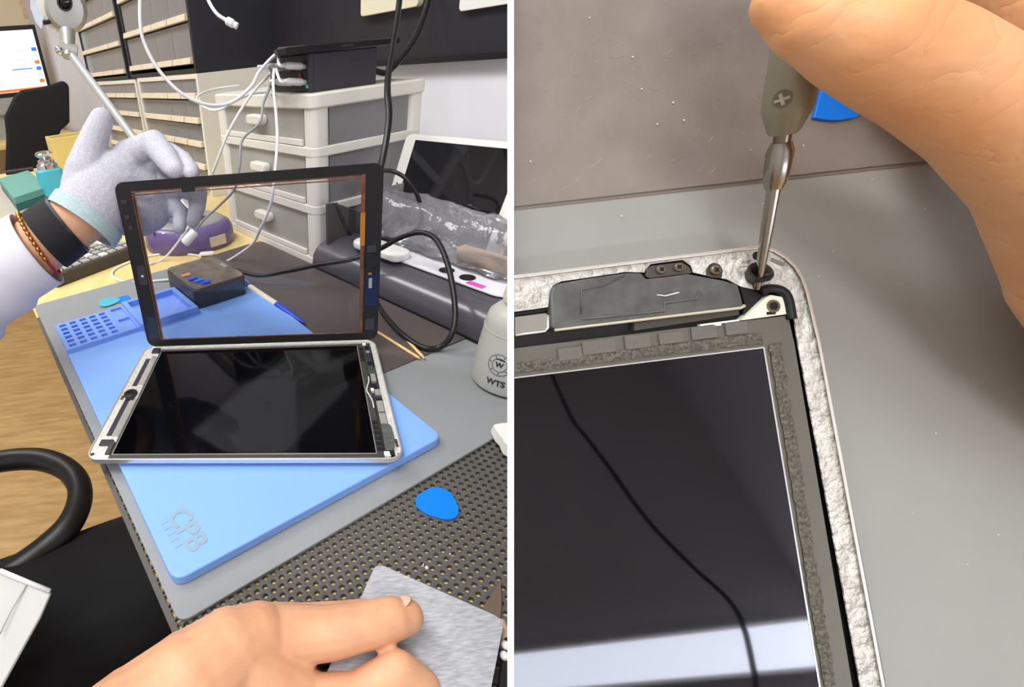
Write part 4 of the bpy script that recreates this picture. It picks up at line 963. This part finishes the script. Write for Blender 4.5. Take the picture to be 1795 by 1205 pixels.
# display module
dm = mk('display_module', *slab([(XL,611),(1382,553),(1393,600),(1495.6,1205),(1503,YB),(XL,YB)], -.0026, -.0007), M('display_frame_close', (98,95,86), .42, var=.04, vs=90), t2, bevel=.0002)
mk('display_glass', *slab([(XL,664),(1338,610.5),(1436,1205),(1443,YB),(XL,YB)], -.0008, -.0004), m_lcd, dm)
def strip2(name, a, b, w0, w1, h0, h1, mat, par): # strip along the line a-b, offset w0..w1 px to its left
    ax_, ay_ = a; bx_, by_ = b; L_ = math.hypot(bx_-ax_, by_-ay_); nx, ny = (by_-ay_)/L_, -(bx_-ax_)/L_
    return mk(name, *slab([(ax_+nx*w0, ay_+ny*w0),(bx_+nx*w0, by_+ny*w0),(bx_+nx*w1, by_+ny*w1),(ax_+nx*w1, ay_+ny*w1)], h0, h1), mat, par)
strip2('bright_edge', (XL,664), (1340,610.5), 0, 2.2, -.0007, -.00035, m_edge, dm)
strip2('bright_edge', (1338,610.5), (1436,1205), 0, 2.6, -.0007, -.00035, m_edge, dm)
def rough_strip(name, a, b, w0, w1, mat, seed, n=70):    # torn foam: uneven edge
    rn = random.Random(seed); ax_, ay_ = a; bx_, by_ = b; L_ = math.hypot(bx_-ax_, by_-ay_); nx, ny = (by_-ay_)/L_, -(bx_-ax_)/L_
    A, Bp = [], []
    for i in range(n+1):
        k = i/n; x, y = ax_+(bx_-ax_)*k, ay_+(by_-ay_)*k
        j0, j1 = w0+rn.uniform(-1.5,1.5), w1+rn.uniform(-2.5,3.0)
        A.append((x+nx*j0, y+ny*j0)); Bp.append((x+nx*j1, y+ny*j1))
    V, Fc = [], []
    for (p, q) in zip(A, Bp):
        V += [R(p[0],p[1],-.0007), R(p[0],p[1],-.0004), R((p[0]+q[0])/2,(p[1]+q[1])/2,-.0002+rn.uniform(-.0001,.00015)), R(q[0],q[1],-.0004), R(q[0],q[1],-.0007)]
    for i in range(n):
        for j in range(4): Fc.append([i*5+j, i*5+j+1, (i+1)*5+j+1, (i+1)*5+j])
    return mk(name, V, Fc, mat, dm)
rough_strip('torn_foam', (XL+1,657), (1338,604), 2, 20, m_foam, 1)
rough_strip('torn_foam', (1345,606), (1442,1205), 3, 24, m_foam, 2)
for i, (xa, xb, ya, w_) in enumerate(((978,1020,612,22),(1020,1079,600,24),(1095,1140,590,24),(1155,1198,585,20),(1212,1256,575,22),(1272,1311,567,22))):
    yb_ = ya - .119*(xb-xa)
    mk('foam_tab', *slab([(xa,ya),(xb,yb_),(xb+3,yb_+w_),(xa+3,ya+w_)], -.0007, -.0001), M('grey_foam_tab', (104,101,94), .8, bump=.3, bs=900), dm, bevel=.0002)
for xa, xb, ya in ((902,1112,597),): mk('black_slot', *slab([(902.5,ya-12),(1112,ya-12-.119*210),(1112,ya-.119*210),(902.5,ya)], -.0026, -.0022), m_black, t2)
mk('dark_foam_strip', *slab([(1112,563),(1294,540),(1296,552),(1112,580)], -.0026, -.0011), M('dark_foam', (70,66,60), .8, bump=.4, bs=900), t2)
mk('white_tab', *slab([(1227,569),(1296,560),(1296,563),(1265,567),(1264,571),(1252,572),(1251,569),(1228,572)], -.0011, -.0003), m_white, t2)
# cover plate at left
mk('cover_plate', *slab([(902.5,556),(958,549),(961,553),(961,575),(955,581),(902.5,588)], -.0026, -.0013), M('cover_plate', (150,148,140), .45, metal=.4), t2, bevel=.0002)
mk('plate_edge', *tube([R(x,y,-.0012) for x,y in ((904,588),(955,581),(961,575),(961,553))], .0003, 6), m_edge, t2, smooth=True)
mk('side_gap', *slab([(902.5,549),(962,541),(962,545),(902.5,553)], -.0026, -.0018), m_black, t2)
# speaker
SPK = [(968,574),(966,515),(970,503),(983,496.5),(1040,487),(1100,478.5),(1126,479),(1131,487),(1136,489),(1180,484),(1206,480),(1233,485),(1271,492),(1295,500),(1301,521),(1304,536),(1298,539),(1130,559),(975,578.5)]
sk = mk('speaker', *slab(SPK, -.0026, -.0002), m_spk, t2, bevel=.0005, seg=3)
mk('speaker_rim', *tube([R(x,y,-.0006) for x,y in ((972,579),(1130,560),(1298,540),(1305,536))], .0004, 6), M('speaker_rim', (196,190,168), .4), sk, smooth=True)
mk('speaker_ridge', *tube([R(x,y,-.0001) for x,y in ((1019,551),(1019,508),(1060,500),(1095,482))], .00022, 6), m_spk, sk, smooth=True)
mk('speaker_ridge', *tube([R(x,y,-.0001) for x,y in ((1020,560),(1164,546),(1165,531),(1220,524),(1228,510))], .00022, 6), m_spk, sk, smooth=True)
mk('scratch', *tube([R(x,y,-.0001) for x,y in ((1152,517),(1166,519),(1190,513))], .00015, 5), m_white, sk)
bk2 = mk('screw_plate', *slab([(1133,485),(1134,472),(1142,466),(1196,459),(1209,468),(1213,479),(1180,483),(1140,488)], -.0026, -.0007), M('brown_steel', (88,82,78), .4, metal=.4), t2, bevel=.0002)
lug = mk('screw_lug', *slab([(1238,484),(1237,473),(1244,463),(1253,460),(1263,464),(1268,474),(1266,488),(1252,487)], -.0026, -.0008), M('brown_steel2', (80,74,70), .4, metal=.4), t2, bevel=.0002)
def screw(x, y, r_, par):
    h = -.0006; c = R(x, y, h); rr_ = r_*(c-CAM).dot(cam2w(Vector((0,0,1))))/F
    s1 = mk('screw', *lathe([(.0001,0),(rr_,0),(rr_,.0003),(rr_*.8,.0006),(.0001,.0006)], c, NW, 18), m_brass, par, smooth='auto')
    a = (RU*.8+RV*.6).normalized(); b = NW.cross(a)
    mk('screw_cross', *join(obox(c+NW*.0006, a*rr_*.55, b*rr_*.16, NW*.0001), obox(c+NW*.0006, b*rr_*.55, a*rr_*.16, NW*.0001)), m_black, s1)
screw(1157, 473, 8, bk2); screw(1188, 469, 8, bk2); screw(1253, 474, 8.5, lug)
# corner pieces
cbk = mk('corner_bracket', *slab([(1301,562),(1345,520),(1352,517),(1375,521),(1381,551),(1345,556)], -.0026, -.0003), M('pale_bracket', (226,232,210), .45), t2, bevel=.0002)
c = R(1355, 537, -.0003)
mk('bracket_hole', *lathe([(.0001,0),(.0016,0),(.0016,.0002),(.0001,.0002)], c, NW, 18), m_brass, cbk)
mk('bracket_hole', *lathe([(.0001,0),(.0010,0),(.0010,.0003),(.0001,.0003)], c, NW, 14), m_black, cbk)
mk('bracket_slot', *slab([(1345,547),(1360,546),(1360,551),(1345,552)], -.0003, -.0001), m_black, cbk)
mk('corner_flex', *slab([(1296,499),(1306,500),(1318,508),(1330,512),(1342,512),(1340,522),(1322,538),(1308,552),(1302,550),(1306,534)], -.0026, -.0014), m_black, t2)
mk('flex_loop', *tube(spline([R(x,y,-.0004) for x,y in ((1336,512),(1346,506),(1362,507),(1374,514),(1381,528),(1387,560))]), .0011, 8), m_black, t2, smooth=True)
mk('screw_cup', *lathe([(.0001,-.0012),(.0016,-.0012),(.0028,.0022),(.0026,.0026),(.0020,.0020),(.0010,.0004),(.0001,.0004)], R(1320,485,-.0009), (NW*.9+RV*.35).normalized(), 24), M('dark_cup', (60,55,50), .3, metal=.6), t2, smooth='auto')
mk('rim_slot', *slab([(1354,452),(1375,461),(1377,465),(1372,467),(1352,458)], -.0009, -.0007), M('slot_grey', (130,126,120), .5), t2)
mk('rim_hole', *lathe([(.0001,0),(.0011,0),(.0011,.0002),(.0001,.0002)], R(1327,449,-.0009), NW, 14), m_black, t2)
# ------------------------------------------------------------------ screwdriver
tipp, topp = R(1327, 507, -.0006), D(1402, 60, .101)
ad = (topp-tipp); AL = ad.length; ad.normalize()
sd = thing('screwdriver', 'small precision screwdriver with grey handle pressed on the tablet corner', 'screwdriver', tipp)
def along(x, y):   # distance along the driver for a pixel on it
    best = min(range(1001), key=lambda i: (Vector(px_of(tipp+ad*AL*i/1000.0))-Vector((x,y))).length); return AL*best/1000.0
dpt = lambda k: (tipp+ad*k-CAM).dot(cam2w(Vector((0,0,1))))
wpx = lambda k, w_: .69*w_/2*dpt(k)/F
k1, k2, k3, k4, k5, k6 = along(1350,400), along(1362,328), along(1366,318), along(1372,250), along(1374,236), along(1380,190)
ms = M('driver_steel', (150,145,134), .22, metal=1.0)
mk('driver_shaft', *lathe([(.0001,0),(.0006,.0),(wpx(0,16),.003),(wpx(k1,24),k1),(wpx(k2,27),k2),(.0001,k2)], tipp, ad, 24), ms, sd, smooth='auto')
mk('driver_ferrule', *lathe([(.0001,k2-.0005),(wpx(k2,34),k2-.0005),(wpx(k3,46),k3),(wpx(k4,52),k4-.0020),(wpx(k4,38),k4),(.0001,k4)], tipp, ad, 28), ms, sd, smooth='auto')
mk('driver_neck', *lathe([(.0001,k4-.001),(wpx(k4,32),k4-.001),(wpx(k5,34),k5+.002),(.0001,k5+.001)], tipp, ad, 24), M('neck_steel', (120,112,96), .3, metal=1), sd, smooth='auto')
kt = AL + .045
hand_m = M('handle_paint', (142,138,120), .42, metal=.3, var=.03, vs=200)
hdl = mk('driver_handle', *lathe([(.0001,k5),(wpx(k5,50),k5),(wpx(k5,60),k5+.0006),(wpx(k6,90),k6-.0008),(wpx(k6,95),k6),(wpx(AL,100),AL),(wpx(AL,98),kt-.002),(wpx(AL,80),kt),(.0001,kt)], tipp, ad, 36), hand_m, sd, smooth='auto')
kc = along(1376,168); cc_ = tipp + ad*kc; vv = (CAM-cc_); vv = (vv - ad*vv.dot(ad)).normalized(); hx = ad.cross(vv).normalized(); rh = wpx(kc, 96)
vv2 = (vv*math.cos(.25) + hx*math.sin(.25)*(1 if px_of(cc_+hx*.001)[0] < px_of(cc_)[0] else -1)).normalized(); hx2 = ad.cross(vv2)
def onh(x, y, e=.00006):
    a = x/rh; return cc_ + ad*y + (vv2*math.cos(a)+hx2*math.sin(a))*(rh+e)
mk('cross_mark_disc', *prism([onh(.00155*math.cos(q*math.pi/14), .0019*math.sin(q*math.pi/14)) for q in range(28)], vv2*.00005), M('mark_dark', (104,98,82), .5), hdl)
mk('cross_mark', *join(*[prism([onh(x*math.cos(g)-y*math.sin(g), x*math.sin(g)+y*math.cos(g), .00014) for x, y in ((-.0012,-.0003),(0,-.0003),(.0012,-.0003),(.0012,.0003),(0,.0003),(-.0012,.0003))], vv2*.00005) for g in (.3, .3+math.pi/2)]), M('mark_light', (176,170,150), .5), hdl)
# blue pick on the brown mat
pts = [(1428,206),(1437,170),(1455,120),(1500,110),(1530,150),(1522,195),(1500,206),(1475,210.5),(1450,210)]
o = mk('opening_pick', *slab(pts, HM+.0006, HM+.0016), m_blueplast, bevel=.0002); tag(o, 'blue plastic pick half hidden under the hand in the close-up', 'pick', 'plastic opening picks')
# dust on the mats
rn = random.Random(5); cr = []
for x, y in ((1033,31),(1109,100),(1152,218),(1199,211),(1125,156),(930,283),(1316,263),(1408,255),(1180,180)): cr.append(sphere(R(x,y,HM+.0009), rn.uniform(.00012,.00026), 7, 5))
for x, y in ((1337,357),(1089,379),(1435,485),(1621,366),(1529,315),(1750,938),(1695,990),(1140,379),(1460,440),(1600,900),(1640,760)): cr.append(sphere(R(x,y,HM+.0002), rn.uniform(.0001,.0002), 7, 5))
o = mk('dust_specks', *join(*cr), m_tissue); o['kind'] = 'stuff'; tag(o, 'white dust specks on the mats of the close-up', 'dust')
sc_ = []
for k in range(130):
    x, y = rn.uniform(910,1330), rn.uniform(60,345); a = rn.uniform(-.9,.9); l_ = rn.uniform(4,16)
    if y > ymat(x)-12: continue
    sc_.append(tube([R(x,y,HM+.00062), R(x+l_*math.cos(a),y+l_*math.sin(a),HM+.00062)], .00009, 4))
o = mk('mat_scuffs', *join(*sc_), M('scuff', (164,156,148), .7), b2); o['kind'] = 'stuff'
# ------------------------------------------------------------------ the hand with the screwdriver
h2 = thing('person', 'bare hand gripping the screwdriver over the close-up tablet', 'person', D(1800, 300, .09))
hv = join(
    chain(pj((1376,0,.092,48),(1430,36,.0905,62),(1515,66,.089,82),(1590,105,.089,88),(1655,142,.0895,88),(1760,205,.090,96),(1880,300,.092,112),(2060,470,.096,170),(2260,700,.104,190)), 24),
    chain(pj((1345,-70,.108,46),(1420,-110,.109,54),(1540,-150,.108,62),(1720,-120,.104,84),(1880,20,.100,120)), 20),
    chain(pj((1880,-60,.104,130),(2000,180,.10,170)), 20))
hand_o = organic('hand', hv, m_skin2, h2, .0008, 22)
# skin folds across the thumb
nt = m_skin2.node_tree; bs_ = nt.nodes['Principled BSDF']; old = bs_.inputs['Normal'].links[0].from_node
tc = nt.nodes.new('ShaderNodeTexCoord'); dt_ = nt.nodes.new('ShaderNodeVectorMath'); dt_.operation = 'DOT_PRODUCT'
axh = (D(1880,310,.092)-D(1515,66,.089)).normalized(); dt_.inputs[1].default_value = axh*520
nz = nt.nodes.new('ShaderNodeTexNoise'); nz.inputs['Scale'].default_value = 120; nz.inputs['Detail'].default_value = 3
ad_ = nt.nodes.new('ShaderNodeMath'); ad_.operation = 'MULTIPLY_ADD'; ad_.inputs[1].default_value = 9.0
sn = nt.nodes.new('ShaderNodeMath'); sn.operation = 'SINE'; pw = nt.nodes.new('ShaderNodeMath'); pw.operation = 'ABSOLUTE'; pq = nt.nodes.new('ShaderNodeMath'); pq.operation = 'POWER'; pq.inputs[1].default_value = .35
nt.links.new(tc.outputs['Object'], dt_.inputs[0]); nt.links.new(tc.outputs['Object'], nz.inputs['Vector'])
nt.links.new(nz.outputs['Fac'], ad_.inputs[0]); nt.links.new(dt_.outputs['Value'], ad_.inputs[2]); nt.links.new(ad_.outputs[0], sn.inputs[0]); nt.links.new(sn.outputs[0], pw.inputs[0]); nt.links.new(pw.outputs[0], pq.inputs[0])
bp2 = nt.nodes.new('ShaderNodeBump'); bp2.inputs['Strength'].default_value = .2; bp2.inputs['Distance'].default_value = .0008
nt.links.new(pq.outputs[0], bp2.inputs['Height']); nt.links.new(old.outputs[0], bp2.inputs['Normal']); nt.links.new(bp2.outputs[0], bs_.inputs['Normal'])
# ------------------------------------------------------------------ hanging black cord behind the camera, mirrored in the close-up screen
def refl(x, y, k):
    p = R(x, y, -.0004); r = ray(x, y).normalized(); q = r - NW*2*r.dot(NW); return p + q*k
o = mk('lamp_cord', *tube(spline([refl(960,640,.75), refl(1000,730,.72), refl(1032,772,.70), refl(1075,830,.70), refl(1110,880,.70), refl(1150,930,.70), refl(1220,1000,.70), refl(1270,1045,.70), refl(1300,1090,.70), refl(1318,1160,.70), refl(1328,1230,.70)], 6), .0028, 8), m_cableb, smooth=True)
tag(o, 'black cord hanging behind the camera place', 'cord')
